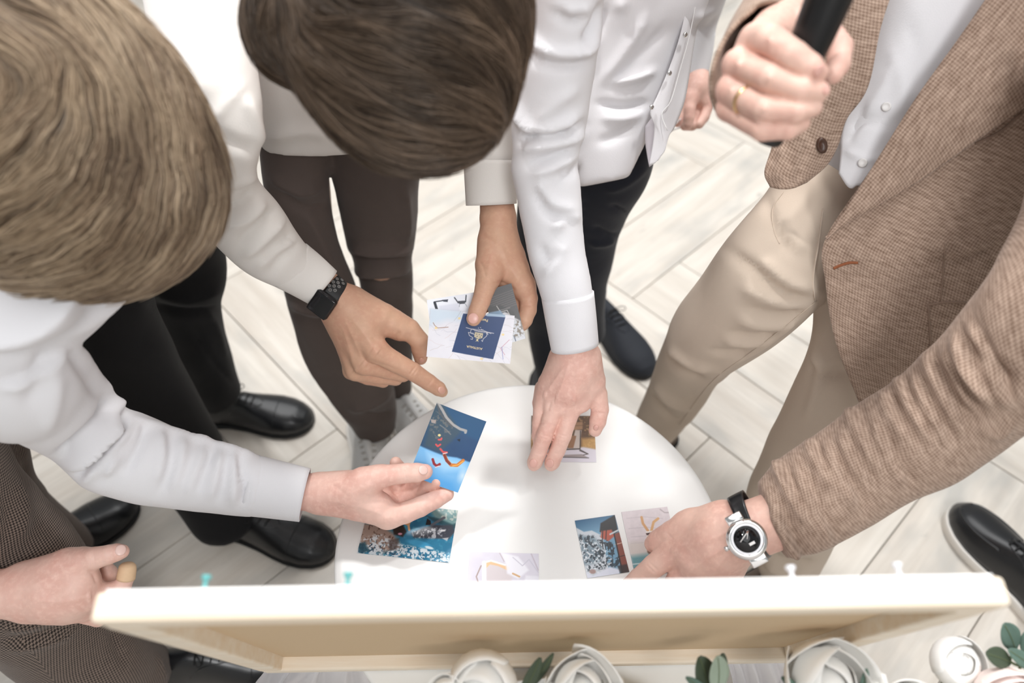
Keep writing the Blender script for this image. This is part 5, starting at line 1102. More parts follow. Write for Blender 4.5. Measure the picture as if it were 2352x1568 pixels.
v, f, u = sheet([[(1894, 552, .858), (1898, 550, .856), (1903, 547, .856)], [(1928, 502, .849), (1946, 506, .845), (1964, 503, .846)], [(2000, 390, .83), (2060, 412, .823), (2112, 416, .824)], [(2100, 230, .797), (2175, 292, .787), (2255, 316, .789)], [(2200, 90, .772), (2300, 180, .757), (2385, 224, .76)], [(2262, 0, .757), (2360, 80, .742), (2475, 150, .74)], [(2320, -90, .742), (2420, -20, .722), (2560, 60, .72)]], 8, .004)
obj('lapel', v, f, M['blazer'], bz, uv=u[:, ::-1])
v, f, u = sheet([[(1800, -120, .84), (1880, -110, .80), (1950, -100, .785), (2075, -90, .775)], [(1805, 40, .85), (1870, 55, .82), (1940, 60, .803), (2022, 60, .79)], [(1800, 180, .86), (1860, 180, .835), (1920, 185, .82), (1990, 200, .812)], [(1785, 280, .868), (1830, 285, .85), (1890, 285, .84), (1945, 272, .835)], [(1772, 340, .872), (1815, 345, .86), (1865, 348, .852), (1926, 334, .85)], [(1757, 395, .876), (1800, 402, .868), (1850, 402, .862), (1900, 380, .862)], [(1770, 428, .878), (1795, 433, .872), (1822, 431, .868), (1853, 419, .868)]], 9, .004)
v = sculpt(v, f, [([(1850, 300), (1835, 350), (1820, 420)], 5, 3), ([(1800, 330), (1790, 380), (1780, 420)], 12, 3)], [(.08, 2, 36)]); b2 = obj('front_panel', v, f, M['blazer'], bz, uv=u); hB2 = Hit(v, f)
p, n = hB2.px(1886, 333, .002)
if p is not None:
    R = frame_from(n, -cu*.9+cr*.3); v, f = lathe([(0, -.001), (.0095, -.001), (.0095, .002), (.008, .003), (.005, .0018), (0, .0018)], p, R@np.diag([1, .62, 1]), 28); obj('blazer_button', v, f, M['horn'], bz)
v, f, u = edge_tube([(1742, 1112, 1798, 1280, .83), (1798, 1056, 1880, 1262, .825), (1880, 1000, 1990, 1205, .815), (1970, 935, 2090, 1145, .80), (2060, 875, 2200, 1098, .785), (2150, 782, 2296, 1035, .765), (2228, 690, 2380, 975, .74), (2296, 592, 2470, 920, .715), (2380, 450, 2600, 850, .70), (2420, 250, 2720, 600, .69), (2400, 60, 2760, 400, .69)], n=72, m=14, ratio=.82, uvs=True)
rg = random.Random(11); st = []
for k in range(15):   # creases across the sleeve
    t = k/14; cx, cy = 1790+t*480, 1190-t*330+rg.uniform(-8, 8); dx, dy = 38, 92; s = rg.uniform(.5, 1.0); o_ = rg.uniform(-50, 45)
    pts = [(cx-dx*s+o_*.3, cy-dy*s+o_), (cx+rg.uniform(-6, 6)+o_*.3, cy+o_), (cx+dx*s+16+o_*.3, cy+dy*s+o_)]
    st.append((pts, rg.uniform(12, 18), rg.uniform(6, 9))); st.append(([(x+20, y+2) for x, y in pts], rg.uniform(10, 15), -rg.uniform(5, 8)))
st += [([(2180, 800), (2240, 880), (2300, 920), (2360, 900)], 14, 7), ([(2210, 760), (2270, 840), (2340, 870)], 14, -7), ([(2230, 960), (2290, 1000), (2330, 960)], 12, 5), ([(2160, 830), (2210, 930), (2260, 980)], 12, -6)]
v = sculpt(v, f, st, [(.06, 1.8, 38)], 1.0, 1); obj('sleeve', v, f, M['blazer'], bz, uv=u)
v, f, u = edge_tube([(1653, 272, 1828, 36, .645), (1672, 200, 1840, 0, .665), (1700, 110, 1860, -50, .70), (1742, -10, 1900, -140, .745), (1790, -160, 1990, -260, .80), (1850, -320, 2120, -380, .83)], n=56, m=8, ratio=.75, uvs=True, cap=False)
v = sculpt(v, f, [([(1720, 20), (1760, 10), (1800, -10)], 12, 3)], [(.06, 2, 39)]); 
o = obj('sleeve', v, f, M['blazer'], bz, uv=u); md = o.modifiers.new('thick', 'SOLIDIFY'); md.thickness = .004
v, f = union([world_tube([(.58, .93, .80), (.60, .94, .95), (.62, .95, 1.1), (.63, .95, 1.22)], [.19, .20, .22, .16], [.06, .08, .09, .07], (.6, -.75, 0))], .008, 3); obj('blazer_back', v, f, M['blazer'], bz)
p = [W(x, y, d) for x, y, d in ((1914, 616, .873), (1930, 609, .872), (1950, 603, .871), (1968, 604, .870))]
q_ = [hB.px(x, y, .0008)[0] for x, y in ((1914, 616), (1930, 609), (1950, 603), (1970, 603))]; q_ = [a for a in q_ if a is not None]
if len(q_) > 2: v, f = wire(q_, .0017, 8, 5); obj('buttonhole', v, f, M['thread_brown'], bz)
seam(bz, hB, [(2170, 560), (2165, 640), (2160, 690)], .0010, M['blazer'], 'dart_seam')
seam(bz, hB, [(2132, 700), (2136, 760), (2140, 810)], .0014, M['blazer'], 'pocket_edge'); seam(bz, hB, [(2132, 700), (2170, 694), (2220, 694)], .0014, M['blazer'], 'pocket_edge')
seam(bz, hB, [(2240, 330), (2300, 300), (2345, 260)], .0016, M['blazer'], 'breast_pocket_edge')
shoe(Eo, WZ(1552, 1000, 0), WZ(1552, 1000, 0)+np.array([-.27, -.12, 0]), 'brown', .050); shoe(Eo, WZ(1812, 1322, 0), WZ(1812, 1322, 0)+np.array([-.27, -.12, 0]), 'brown', .050)
# microphone hand
palm = [[(1830, -40, .72, 46), (1795, 40, .665, 50), (1770, 90, .635, 48)], [(1790, 60, .65, 48), (1735, 95, .605, 38)], [(1780, 90, .645, 48), (1695, 148, .602, 33)], [(1775, 120, .645, 46), (1680, 205, .607, 30)], [(1775, 150, .65, 42), (1674, 250, .613, 25)], [(1800, 70, .655, 46), (1850, 70, .64, 38)], [(1760, 150, .635, 50), (1740, 210, .625, 44)], [(1740, 120, .61, 36), (1690, 220, .612, 30)]]
fing = [[(1738, 92, .603, 38), (1768, 94, .577, 38), (1822, 130, .553, 35), (1858, 155, .552, 32), (1876, 166, .556, 25)], [(1695, 148, .600, 34), (1769, 180, .564, 32), (1838, 206, .553, 29), (1880, 211, .561, 24), (1890, 209, .566, 17)],
        [(1676, 207, .605, 31), (1757, 251, .568, 31), (1826, 256, .557, 27), (1866, 247, .566, 21), (1874, 243, .570, 16)], [(1672, 252, .612, 26), (1750, 297, .577, 26.5), (1810, 297, .568, 24), (1842, 283, .575, 19)],
        [(1840, 62, .642, 36), (1896, 68, .624, 32), (1930, 108, .607, 28), (1926, 148, .598, 26), (1914, 172, .593, 21)]]
nv1, nf1 = hand_mesh(palm, fing, h=.0013, kp=.008, kf=.005, strokes=[([(1762, 90), (1776, 96)], 16, 1.6), ([(1762, 177), (1776, 183)], 15, 1.8), ([(1750, 248), (1764, 254)], 14, 1.6), ([(1690, 146), (1702, 150)], 14, 1.4), ([(1674, 205), (1684, 209)], 12, 1.2), ([(1735, 120), (1790, 150), (1850, 180)], 4, -1.2), ([(1720, 200), (1780, 225), (1850, 235)], 4, -1.2), ([(1715, 262), (1770, 282), (1840, 270)], 4, -1.0)]); hM = Hit(nv1, nf1)
# hand reaching for the prints on the table
palm = [[(1830, 1165, .825, 60), (1770, 1200, .832, 64), (1708, 1222, .840, 67), (1650, 1238, .848, 64)], [(1650, 1215, .85, 50), (1545, 1264, .880, 31)], [(1660, 1195, .852, 46), (1578, 1206, .878, 32)], [(1650, 1255, .848, 50), (1567, 1325, .880, 30)], [(1660, 1270, .852, 50), (1602, 1365, .885, 28)], [(1680, 1275, .858, 44), (1648, 1385, .892, 25)], [(1640, 1250, .85, 60), (1600, 1275, .86, 48)]]
fing = [[(1590, 1203, .872, 35), (1545, 1224, .884, 29), (1512, 1243, .897, 26), (1500, 1249, .902, 20)], [(1548, 1264, .878, 31), (1502, 1300, .884, 26), (1468, 1328, .897, 23), (1440, 1350, .912, 19)], [(1567, 1325, .880, 30), (1532, 1370, .892, 25), (1505, 1402, .908, 20)], [(1602, 1365, .885, 28), (1572, 1405, .898, 24), (1550, 1436, .908, 19)], [(1648, 1385, .892, 25), (1620, 1425, .905, 20), (1600, 1448, .912, 16)]]
nv2, nf2 = hand_mesh(palm, fing, strokes=[([(1690, 1215), (1610, 1245), (1550, 1262)], 9, 1.2), ([(1690, 1240), (1620, 1285), (1572, 1322)], 9, 1.2), ([(1685, 1260), (1640, 1310), (1606, 1360)], 8, 1.0), ([(1540, 1262), (1555, 1266)], 12, 1.6), ([(1530, 1222), (1548, 1240)], 3, -.6), ([(1490, 1290), (1512, 1312)], 3, -.8), ([(1484, 1296), (1506, 1318)], 3, -.6), ([(1650, 1200), (1590, 1205)], 10, .8)]); hE2 = Hit(nv2, nf2)
hcE = np.array([.50, .80, 1.47]); hv, hf, RE = head_mesh(hcE, (-.6, -.45, -.65), (-.3, -.2, .9), (.58, .90, 1.27), h=.006)
bodyE = limbs_mesh([((.52, .82, .85), (.60, .92, 1.24), .05, .05), (W(1830, 1165, .825), W(2280, 850, .75), .025, .032), (W(2280, 850, .75), W(2580, 400, .70), .032, .036), (W(2580, 400, .70), (.60, .92, 1.24), .036, .05), (W(1830, -40, .72), W(1900, -200, .82), .022, .03), (W(1900, -200, .82), W(2050, -350, .86), .03, .035), (W(2050, -350, .86), (.60, .92, 1.24), .035, .05),
                    ((.46, .82, .82), W(1620, 790, 1.18), .05, .04), (W(1620, 790, 1.18), W(1500, 990, 1.62), .04, .03), ((.50, .76, .82), W(1900, 980, 1.12), .05, .04), (W(1900, 980, 1.12), W(1800, 1340, 1.44), .04, .03)])
v, f = merge((hv, hf), (nv1, nf1), (nv2, nf2), bodyE); obj('body', v, f, M['skin_e'], Eo)
eyes(Eo, hcE, RE); simple_hair(Eo, hcE, RE, [(60, 46, 36), (88, 70, 54)], 6)
nail(Eo, hM, 1881, 162, .5, 26, 26); nail(Eo, hM, 1897, 205, .1, 16, 24)

# ================================================================== person at the lower left (brown houndstooth trousers)
B = empty('person', (-.70, .52, 0), 'person in brown houndstooth trousers with a bandaged finger beside the pine board', 'person')
v, f, u = edge_tube([(-330, 1010, -20, 900, .80), (-260, 1130, 20, 1060, .87), (-210, 1260, 95, 1165, .95), (-140, 1370, 160, 1222, 1.0), (-60, 1450, 215, 1300, 1.06), (15, 1505, 270, 1410, 1.13), (70, 1550, 320, 1470, 1.18), (120, 1590, 368, 1500, 1.25), (160, 1622, 396, 1524, 1.30)], n=72, m=12, ratio=.75, uvs=True)
st = [([(0, 1440), (60, 1440), (130, 1420), (200, 1440)], 9, 5), ([(0, 1470), (70, 1465), (150, 1440)], 9, -5), ([(20, 1490), (90, 1480), (180, 1450)], 9, 5), ([(40, 1100), (60, 1160), (50, 1240)], 14, 4), ([(0, 1120), (20, 1180), (10, 1260)], 12, -3), ([(250, 1440), (270, 1490), (290, 1530)], 8, -4), ([(360, 1500), (372, 1530), (380, 1560)], 7, 4)]
v = sculpt(v, f, st, [(.07, 2.5, 41)]); tB = obj('trousers', v, f, M['tweed'], B, uv=u)
v, f, u = edge_tube([(-260, 900, 30, 900, .92), (-220, 980, 52, 985, .99), (-170, 1060, 64, 1050, 1.08), (-110, 1130, 82, 1125, 1.19), (-30, 1210, 130, 1175, 1.33), (40, 1270, 190, 1225, 1.44), (75, 1295, 215, 1250, 1.48)], n=64, m=10, ratio=.85, uvs=True)
v = sculpt(v, f, [([(0, 1000), (30, 1060), (40, 1120)], 10, 4), ([(10, 990), (50, 1050), (60, 1110)], 8, -4)], [(.07, 2.5, 42)]); obj('trouser_leg', v, f, M['tweed'], tB, uv=u)
v, f = world_tube([(-.75, .46, .80), (-.78, .44, .92), (-.83, .41, 1.08), (-.86, .40, 1.26)], [.14, .14, .17, .11], [.10, .10, .11, .08], (-.2, .97, 0)); obj('shirt', v, f, M['shirt'], B)
shoe(B, at_len(WZ(322, 1158, 0), WZ(140, 1275, 0), .30), WZ(322, 1158, 0), 'derby', .052); shoe(B, WZ(325, 1548, 0), WZ(325, 1548, 0)+np.array([.30, .02, 0]), 'derby', .052)
palm = [[(-260, 1320, .87, 58), (-100, 1352, .895, 55), (0, 1364, .905, 54), (60, 1360, .907, 58)], [(50, 1355, .907, 56), (120, 1350, .905, 62), (175, 1340, .905, 52)], [(70, 1340, .91, 52), (150, 1305, .905, 44), (190, 1292, .903, 33)], [(80, 1370, .91, 52), (160, 1385, .91, 42), (205, 1372, .912, 30)], [(80, 1380, .915, 48), (150, 1400, .918, 32), (190, 1398, .922, 27)], [(120, 1370, .905, 56), (170, 1365, .905, 48)]]
fing = [[(165, 1296, .905, 38), (215, 1282, .898, 26), (250, 1273, .899, 22), (268, 1268, .901, 20), (280, 1266, .902, 16)], [(205, 1368, .912, 30), (250, 1360, .922, 22.5), (280, 1348, .928, 20), (290, 1325, .928, 18), (293, 1308, .927, 14)], [(200, 1345, .93, 27), (236, 1348, .948, 21), (252, 1335, .952, 19.5), (250, 1315, .95, 18), (246, 1304, .947, 14)], [(190, 1398, .925, 26), (240, 1400, .945, 21), (262, 1385, .955, 18), (262, 1370, .955, 15)], [(175, 1405, .93, 22), (225, 1420, .955, 18), (240, 1408, .96, 16)]]
nv_, nf = hand_mesh(palm, fing, strokes=[([(70, 1345), (130, 1320), (185, 1295)], 10, .9), ([(70, 1375), (140, 1382), (200, 1372)], 9, .9), ([(212, 1262), (218, 1300)], 3, -.6), ([(255, 1255), (260, 1288)], 2.8, -.5), ([(200, 1310), (215, 1320), (222, 1340)], 5, -1.2), ([(200, 1370), (210, 1370)], 11, 1.2)]); hBh = Hit(nv_, nf)
hcB = np.array([-.80, .39, 1.50]); hv, hf, RB = head_mesh(hcB, (.75, -.2, -.6), (.4, 0, .9), (-.86, .40, 1.28), h=.006)
bodyB = limbs_mesh([((-.76, .46, .8), (-.86, .40, 1.26), .08, .07), (W(-200, 1330, .88), W(-330, 1180, .78), .044, .05), (W(-330, 1180, .78), (-.86, .24, 1.18), .05, .055), ((-.86, .24, 1.18), (-.86, .40, 1.24), .05, .06), ((-.86, .56, 1.18), (-.95, .62, .95), .05, .044), ((-.95, .62, .95), (-.88, .66, .76), .044, .036), ((-.86, .40, 1.24), (-.86, .56, 1.18), .06, .05), ((-.70, .44, .8), W(-60, 1260, .92), .05, .04), (W(-60, 1260, .92), W(270, 1560, 1.33), .04, .03), ((-.76, .54, .8), W(-90, 1050, 1.08), .05, .04), (W(-90, 1050, 1.08), W(150, 1270, 1.5), .04, .03)])
v, f = merge((hv, hf), (nv_, nf), bodyB); obj('body', v, f, M['skin_light'], B)
eyes(B, hcB, RB); simple_hair(B, hcB, RB, [(50, 40, 34), (76, 60, 48)], 9)
nail(B, hBh, 277, 1263, -.1, 20, 22, 'nail_tip')
bw, bf = wire([W(289, 1328, .927), W(292, 1310, .926), W(293, 1299, .926), W(293.5, 1293, .926), W(293.6, 1290.5, .926)], [.0112, .0109, .0100, .0070, .0025], 24, 4)
tag(obj('adhesive_bandage', bw, bf, M['bandage'], base=W(291, 1315, .927)), 'beige sticking plaster wrapped around a fingertip beside the pine board', 'bandage')

# ================================================================== person at the right edge (black sneaker with white sole)
Fp = empty('person', (1.0, .60, 0), 'person of whom only a black white-soled sneaker and black trouser leg show', 'person')
toeF = WZ(2183, 1172, 0); heF = at_len(toeF, WZ(2352, 1378, 0), .31)
shoe(Fp, heF, toeF, 'sport', .052, 'sneaker')
d_ = unit(heF-toeF); an = heF-d_*.06
v, f = world_tube([an+[0, 0, .07], an+[.02, 0, .3], an+[.0, -.01, .5], an+[.04, 0, .85]], [.055, .065, .075, .09], [.055, .065, .075, .09], (1, 0, 0)); obj('trousers', v, f, M['black_cloth'], Fp)
bv, bf = limbs_mesh([(an+[0, 0, .06], an+[0, 0, .5], .03, .04), (an+[0, 0, .5], an+[.03, 0, .8], .04, .05)]); obj('body', bv, bf, M['skin_light'], Fp)

# ------------------------------------------------------------------ things worn and held
# microphone
m0 = W(1762, 331, .6215); m1 = W(1908, -14, .560); ax = unit(m1-m0); Lm = np.linalg.norm(m1-m0)
mic = empty('microphone', m0, 'black handheld microphone gripped in a fist with a gold ring', 'microphone')
Rm = frame_from(ax, cr)
v, f = lathe([(0, 0), (.0085, 0), (.0105, .002), (.0118, .006), (.0122, .03), (.0165, .09), (.0178, Lm), (.0185, Lm+.03), (.0175, Lm+.045), (0, Lm+.045)], m0, Rm, 40); obj('handle', v, f, M['mic_black'], mic)
v, f = lathe([(.0195, Lm+.045), (.0205, Lm+.050), (.0195, Lm+.055)], m0, Rm, 40); obj('collar', v, f, M['chrome'], mic)
v, f = ellipsoid(m0+ax*(Lm+.078), Rm, (.026, .026, .03), 32, 20); obj('grille', v, f, M['mic_grille'], mic)
# ring
rp = W(1714, 231, .5865); rx_ = unit(W(1757, 251, .568)-W(1676, 207, .605)); Rr = frame_from(rx_, cr)
th = np.arange(48)/48*2*np.pi; rr = .0114; P = np.stack([rr*np.cos(th), rr*np.sin(th), 0*th], -1)@Rr.T+rp
Q = []
for k, t in enumerate(th):
    e = Rr@np.array([math.cos(t), math.sin(t), 0]); a2 = np.arange(8)/8*2*np.pi; Q.append([P[k]+e*.0007*math.cos(a)+rx_*.0018*math.sin(a) for a in a2])
Q = np.array(Q); Q = np.concatenate([Q, Q[:1]]); v, f = rings(Q, cap=False)
tag(obj('finger_ring', v, f, M['gold'], base=rp), 'thin gold ring on the finger gripping the microphone', 'ring')
# wristwatch
wc = W(1715, 1238, .792); wn = unit(-ray(1715, 1238)+np.array([.10, 0, .05])); wy = -cr*.48+cu*.88*1.0; Rw = frame_from(wn, np.cross(wy, wn))
ww = empty('wristwatch', wc, 'round polished steel watch with black leather strap below the tan blazer sleeve', 'watch')
v, f = lathe([(0, -.008), (.0185, -.008), (.0215, -.006), (.0222, -.001), (.0215, .002), (.0190, .0042), (.0172, .0042), (.0165, .003), (0, .003)], wc, Rw, 56); obj('case', v, f, M['chrome'], ww)
v, f = lathe([(.0142, .0031), (.0168, .0036), (.0172, .0034), (.0142, .0030)], wc, Rw, 56); obj('bezel_ring', v, f, M['clear'], ww)
v, f = lathe([(0, .0029), (.0143, .0029), (.0143, .0034), (0, .0037)], wc, Rw, 48); obj('dial', v, f, M['black_gloss'], ww)
def on_dial(x, y): return wc+Rw@np.array([x, y, .0040])
for nm, a, b, w_, mt in (('minute_hand', (-.0078, .0005), (.0035, .0058), .0006, 'pearl'), ('hour_hand', (0, 0), (.0052, .0066), .0005, 'pearl'), ('second_hand', (.0030, .0056), (.0052, .0066), .0007, 'thread_brown')):
    v, f = wire([on_dial(*a), on_dial(*b)], w_, 6); obj(nm, v, f, M[mt], ww)
v, f = box(wc+Rw@np.array([.0025, -.0062, .0037]), (.0065, .003, .0003), Rw); obj('date_window', v, f, M['pearl'], ww, smooth=False)
for s in (-1, 1):
    v, f = box(wc+Rw@np.array([0, s*.0245, -.004]), (.019, .011, .005), Rw, .0015); obj('lug', v, f, M['chrome'], ww)
v, f = lathe([(0, 0), (.0026, 0), (.0030, .002), (.0026, .004), (0, .004)], wc+Rw@np.array([-.0222, .001, -.002]), Rw@np.array([[0, 0, -1.], [0, 1, 0], [1, 0, 0]]), 16); obj('crown', v, f, M['chrome'], ww)
cuff(ww, [(1670, 1146, 1740, 1296, .838), (1688, 1136, 1756, 1285, .836), (1704, 1128, 1772, 1274, .833)], M['leather'], 'strap', n=56, m=4, ratio=.80, thick=.0025)
# smartwatch
d0 = .950; P0, P1, P3 = W(726, 657, d0), W(771, 691, d0+.002), W(706, 708, d0+.011)
ex, ey = P1-P0, P3-P0; sc = P0+(ex+ey)/2; sn = unit(np.cross(ex, ey)); sn = sn if sn@(CAM-sc) > 0 else -sn
Rs = frame_from(sn, ex); Ls = Rs.T@ey; 
sw = empty('smartwatch', sc, 'black square smartwatch with perforated silicone band on the pointing hand', 'watch')
v, f = box(sc-sn*.003, (np.linalg.norm(ex), np.linalg.norm(ey), .0105), Rs, .0045, 4); obj('case', v, f, M['dark_metal'], sw)
v, f = box(sc+sn*.0012, (np.linalg.norm(ex)*.93, np.linalg.norm(ey)*.93, .0036), Rs, .0017, 3); obj('screen', v, f, M['black_gloss'], sw)
v, f = lathe([(0, 0), (.0033, 0), (.0035, .001), (.0033, .0026), (0, .0028)], sc-sn*.003+Rs@np.array([-np.linalg.norm(ex)/2-.0002, -.007*np.sign(Ls[1]), 0]), Rs@np.array([[0, 0, -1.], [0, 1, 0], [1, 0, 0]]), 18); obj('crown', v, f, M['dark_metal'], sw)
cuff(sw, [(714, 706, 777, 631, .9915), (729, 718, 792, 645, .9935), (744, 731, 809, 660, .9955)], M['black_rubber'], 'band', n=64, m=4, ratio=.92, thick=.0025)
bo = [c for c in bpy.data.objects if c.parent == sw and c.name.startswith('band')][0]
bV = np.array([q.co[:] for q in bo.data.vertices])+np.array(sc); hBand = Hit(bV, [list(p.vertices) for p in bo.data.polygons])
for zx, zy in ((340, 340), (380, 302), (420, 271), (460, 250), (390, 345), (430, 311), (470, 283), (508, 266), (350, 385), (400, 389), (440, 351), (482, 319), (520, 294), (550, 282)):
    p, n = hBand.px(680+zx/4.479, 580+zy/4.479, .0003)
    if p is None: continue
    v, f = lathe([(.0014, 0), (.0024, 0), (.0024, .0006), (.0014, .0006), (.0014, 0)], p, frame_from(n, cr), 14); obj('band_eyelet', v, f, M['band_ring'], sw)
# thin white sticks in the hanging hand
for (a, b, lb) in (((1540, 293, 1.345), (1578, 262, 1.362), 'thin white stick, upper of two in the hanging hand'), ((1538, 301, 1.345), (1580, 286, 1.358), 'thin white stick, lower of two in the hanging hand')):
    p0, p1 = W(*a), W(*b); v, f = wire([p0, p0+(p1-p0)*.5, p1], [.0017, .0019, .0017], 10, 2); tag(obj('paper_stick', v, f, M['paper'], base=p0), lb, 'stick', 'white sticks in the hand')

# ------------------------------------------------------------------ flowers behind the board
STY = dict(full=((3, .46, 1.5, .10, .0), (3, .62, 1.35, .42, .03), (4, .76, 1.15, .75, .10), (5, .92, .95, 1.05, .22)),
           bud=((3, .60, 1.5, .18, 0), (3, .78, 1.4, .50, .02), (3, .98, 1.3, .85, .08)),
           ruffled=((3, .42, 1.4, .2, .1), (4, .62, 1.0, .5, .25), (4, .78, .9, .8, .4), (5, .9, .8, 1.05, .5)))
def rose(x, y, d, rpx, label, mat='rose', seed=0, tilt=(0, 0), foot=None, openness=1.0, style='full'):
    """cupped petals in spiral rings around a closed heart; rims roll outward"""
    c = W(x, y, d); r = rpx*d/FPX; rg = random.Random(seed)
    up = unit(np.array([tilt[0], tilt[1], 1.0])); ft = np.array(foot) if foot is not None else np.array([min(max(c[0], -.03), .15), .195, TZ+.02])
    e = empty('rose', ft, label, 'flower'); F0 = frame_from(up, (1, 0, 0))
    for ring, (k, rad, half, ptop, roll) in enumerate(STY[style]):
        for q in range(k):
            a0 = q/k*2*math.pi+ring*1.1+rg.uniform(-.25, .25); pt = ptop+rg.uniform(-.12, .12); ro = roll*openness*rg.uniform(.6, 1.4); sk = rg.uniform(-.18, .18); P = []
            for i in range(10):
                t = i/9; row = []
                for j in range(10):
                    s = j/9*2-1; ph = 2.7+(pt+.22*s*s+sk*s-2.7)*t; wv = half*(.45+.55*math.sin(math.pi*min(1, .1+.55*t)))*s
                    rr = rad*(1+.05*s*sk*4)+ro*max(0, t-.55)**1.4*2.0+.012*math.sin(4*s+q+ring)
                    row.append(c+r*(F0@np.array([rr*math.sin(ph)*math.cos(a0+wv), rr*math.sin(ph)*math.sin(a0+wv), rr*math.cos(ph)*.92])))
                P.append(row)
            v, f, u = panel(np.array(P), .0007); obj('petal', v, f, M[mat], e)
    v, f = ellipsoid(c+up*r*.02, F0, (r*.44, r*.44, r*(.50 if style == 'full' else .56)), 20, 12); obj('heart', v, f, M[mat], e)
    v, f = ellipsoid(c-up*r*.9, F0, (r*.22, r*.22, r*.2), 16, 10); obj('calyx', v, f, M['stem'], e)
    v, f = wire([c-up*r*.9, c-up*r*1.2+(ft-c)*.3*np.array([1, 1, .6]), ft], .0022, 8, 6); obj('stem', v, f, M['stem'], e)
    return e
def leaf(parent, c, dirv, nrm, ln, wd, mat):
    R = np.stack([unit(np.cross(dirv, nrm)), unit(dirv), unit(nrm)], 1); P = []
    for i in range(11):
        t = i/10; w = wd*math.sin(math.pi*(t*.97+.015))**.62
        P.append([c+R@np.array([s*w, ln*t, .10*wd*s*s+.08*ln*math.sin(t*3)]) for s in np.linspace(-1, 1, 7)])
    v, f, u = panel(np.array(P), .0005); lf = obj('leaf', v, f, M[mat], parent)
    v, f = wire([c+R@np.array([0, ln*t, .08*ln*math.sin(t*3)+.0004]) for t in np.linspace(0, .95, 6)], .0004, 5); obj('midrib', v, f, M['stem'], lf)
def sprig(label, leaves, foot):
    e = empty('eucalyptus_sprig', foot, label, 'sprig'); cs = []
    for (x0, y0, x1, y1, d, wpx, mat) in leaves:
        a, b = W(x0, y0, d), W(x1, y1, d-.01); cs.append(a)
        leaf(e, a, b-a, -ray(x0, y0)+.5*cr, np.linalg.norm(b-a), wpx*d/FPX/2, mat)
    p = [np.array(foot)]+[c for c in cs[::-1]]
    v, f = wire(p, .0013, 6, 5); obj('stem', v, f, M['stem'], e)
rose(1108, 1580, .700, 84, 'large closed white rose against the board, beside a dark pointed leaf', seed=1, tilt=(-.1, -.5), style='bud')
rose(1335, 1586, .700, 82, 'ruffled white rose with pointed petals between two green leaves', seed=2, tilt=(.1, -.4), style='ruffled')
rose(1025, 1592, .690, 42, 'small white bud half hidden beside the large closed white rose', seed=3, tilt=(-.2, -.4))
rose(1895, 1568, .690, 98, 'wide open white rose overlapping the lower corner of the pine board', seed=4, tilt=(.1, -.6), style='ruffled', foot=(.40, .08, .47))
vs_x = .50
rose(2200, 1522, .720, 58, 'round white rose bud standing clear above the grey floor', seed=5, tilt=(0, -.3), style='bud', foot=(.45, .09, .47))
rose(2318, 1612, .690, 80, 'blush pink rose below the round eucalyptus leaves', 'rose_pink', seed=6, tilt=(-.1, -.5), foot=(.49, .07, .47))
rose(2090, 1622, .690, 60, 'spiky white flower beside the blush pink rose', seed=7, tilt=(-.2, -.4), foot=(.43, .05, .47))
sprig('eucalyptus sprig with a dark and a pale leaf in front of the board', [(1628, 1590, 1605, 1508, .70, 56, 'leaf_dark'), (1648, 1590, 1648, 1506, .69, 52, 'leaf_pale'), (1632, 1600, 1575, 1555, .69, 24, 'leaf'), (1640, 1580, 1660, 1500, .71, 34, 'leaf_dark')], (.155, .195, TZ+.02))
sprig('eucalyptus sprig with round green leaves above the blush pink rose', [(2332, 1492, 2305, 1432, .71, 50, 'leaf'), (2322, 1520, 2264, 1500, .70, 46, 'leaf_dark'), (2375, 1535, 2315, 1492, .705, 34, 'leaf'), (2352, 1500, 2385, 1440, .71, 46, 'leaf')], (.48, .03, .47))
sprig('dark pointed leaf sprig between two white roses', [(1195, 1600, 1240, 1510, .705, 34, 'leaf_dark'), (1205, 1590, 1270, 1500, .71, 22, 'leaf_dark')], (.03, .195, TZ+.02))
sprig('small green leaf sprig under the wide open white rose', [(1845, 1600, 1795, 1555, .69, 24, 'leaf'), (1975, 1600, 1990, 1535, .69, 20, 'leaf')], (.40, .04, .47))
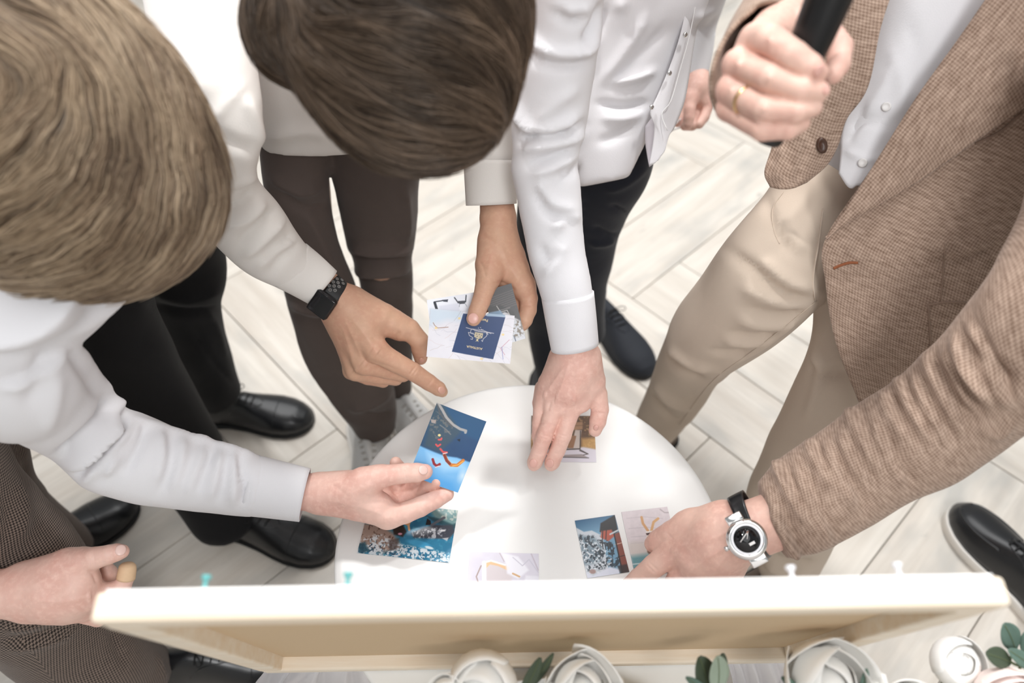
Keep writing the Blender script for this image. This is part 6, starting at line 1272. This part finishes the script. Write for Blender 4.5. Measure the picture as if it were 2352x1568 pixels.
# containers below the frame
def dish(c, r, h, label, prof, sx=1.0):
    e = empty('flower_vase', c, label, 'vase'); K = np.diag([sx, 1, 1]); v, f = lathe(prof, c, K, 48); obj('vase_body', v, f, M['ceramic'], e)
    v, f = lathe([(0, h-.03), (r*.86, h-.03), (r*.86, h-.012), (0, h-.008)], c, K, 32); obj('floral_foam', v, f, M['stem'], e)
dish(np.array([.06, .195, TZ]), .036, .04, 'low oval white dish of roses on the table edge behind the board', [(0, 0), (.031, 0), (.036, .006), (.036, .036), (.033, .036), (.031, .010), (0, .010)], 3.2)
dish(np.array([.45, .06, 0]), .09, .50, 'tall white floor vase of roses beside the table', [(0, 0), (.075, 0), (.08, .01), (.07, .2), (.085, .42), (.095, .50), (.09, .50), (.08, .42), (.065, .2), (.06, .02), (0, .02)])
# tulle drapes
def tulle(rows, label, seed):
    G = np.array(rows, float); G = np.array([catmull(r, 10) for r in G]); G = np.array([catmull(G[:, j], 10) for j in range(G.shape[1])]).transpose(1, 0, 2)
    P = CAM+((G[..., 0:1]-1176)/FPX*cr-(G[..., 1:2]-784)/FPX*cu+cf)*G[..., 2:3]
    k, n = P.shape[:2]; t = np.linspace(0, 1, n)[None, :, None]; w = np.sin(t*26+seed)*.010+np.sin(t*47+seed*2)*.005
    P = P+np.array([.3, -1, .2])*w*np.linspace(.5, 1.2, k)[:, None, None]
    v, f, u = panel(P, .0004); tag(obj('tulle_drape', v, f, M['tulle'], uv=u, base=P.reshape(-1, 3).mean(0)*[1, 1, 0]+[0, 0, P[..., 2].min()]), label, 'fabric')
tulle([[(640, 1500, .93), (700, 1500, .92), (780, 1500, .92), (850, 1500, .93)], [(580, 1560, 1.02), (660, 1560, 1.0), (760, 1560, 1.0), (850, 1560, 1.02)], [(540, 1660, 1.30), (640, 1660, 1.28), (760, 1660, 1.28), (880, 1660, 1.30)]], 'sheer white tulle hanging beside the table below the pine board', 1)
tulle([[(1660, 1500, .93), (1720, 1500, .92), (1800, 1500, .93)], [(1680, 1560, 1.0), (1740, 1560, 1.0), (1830, 1560, 1.02)], [(1680, 1660, 1.28), (1760, 1660, 1.28), (1860, 1660, 1.30)]], 'sheer white tulle hanging behind the eucalyptus sprig and open rose', 2)
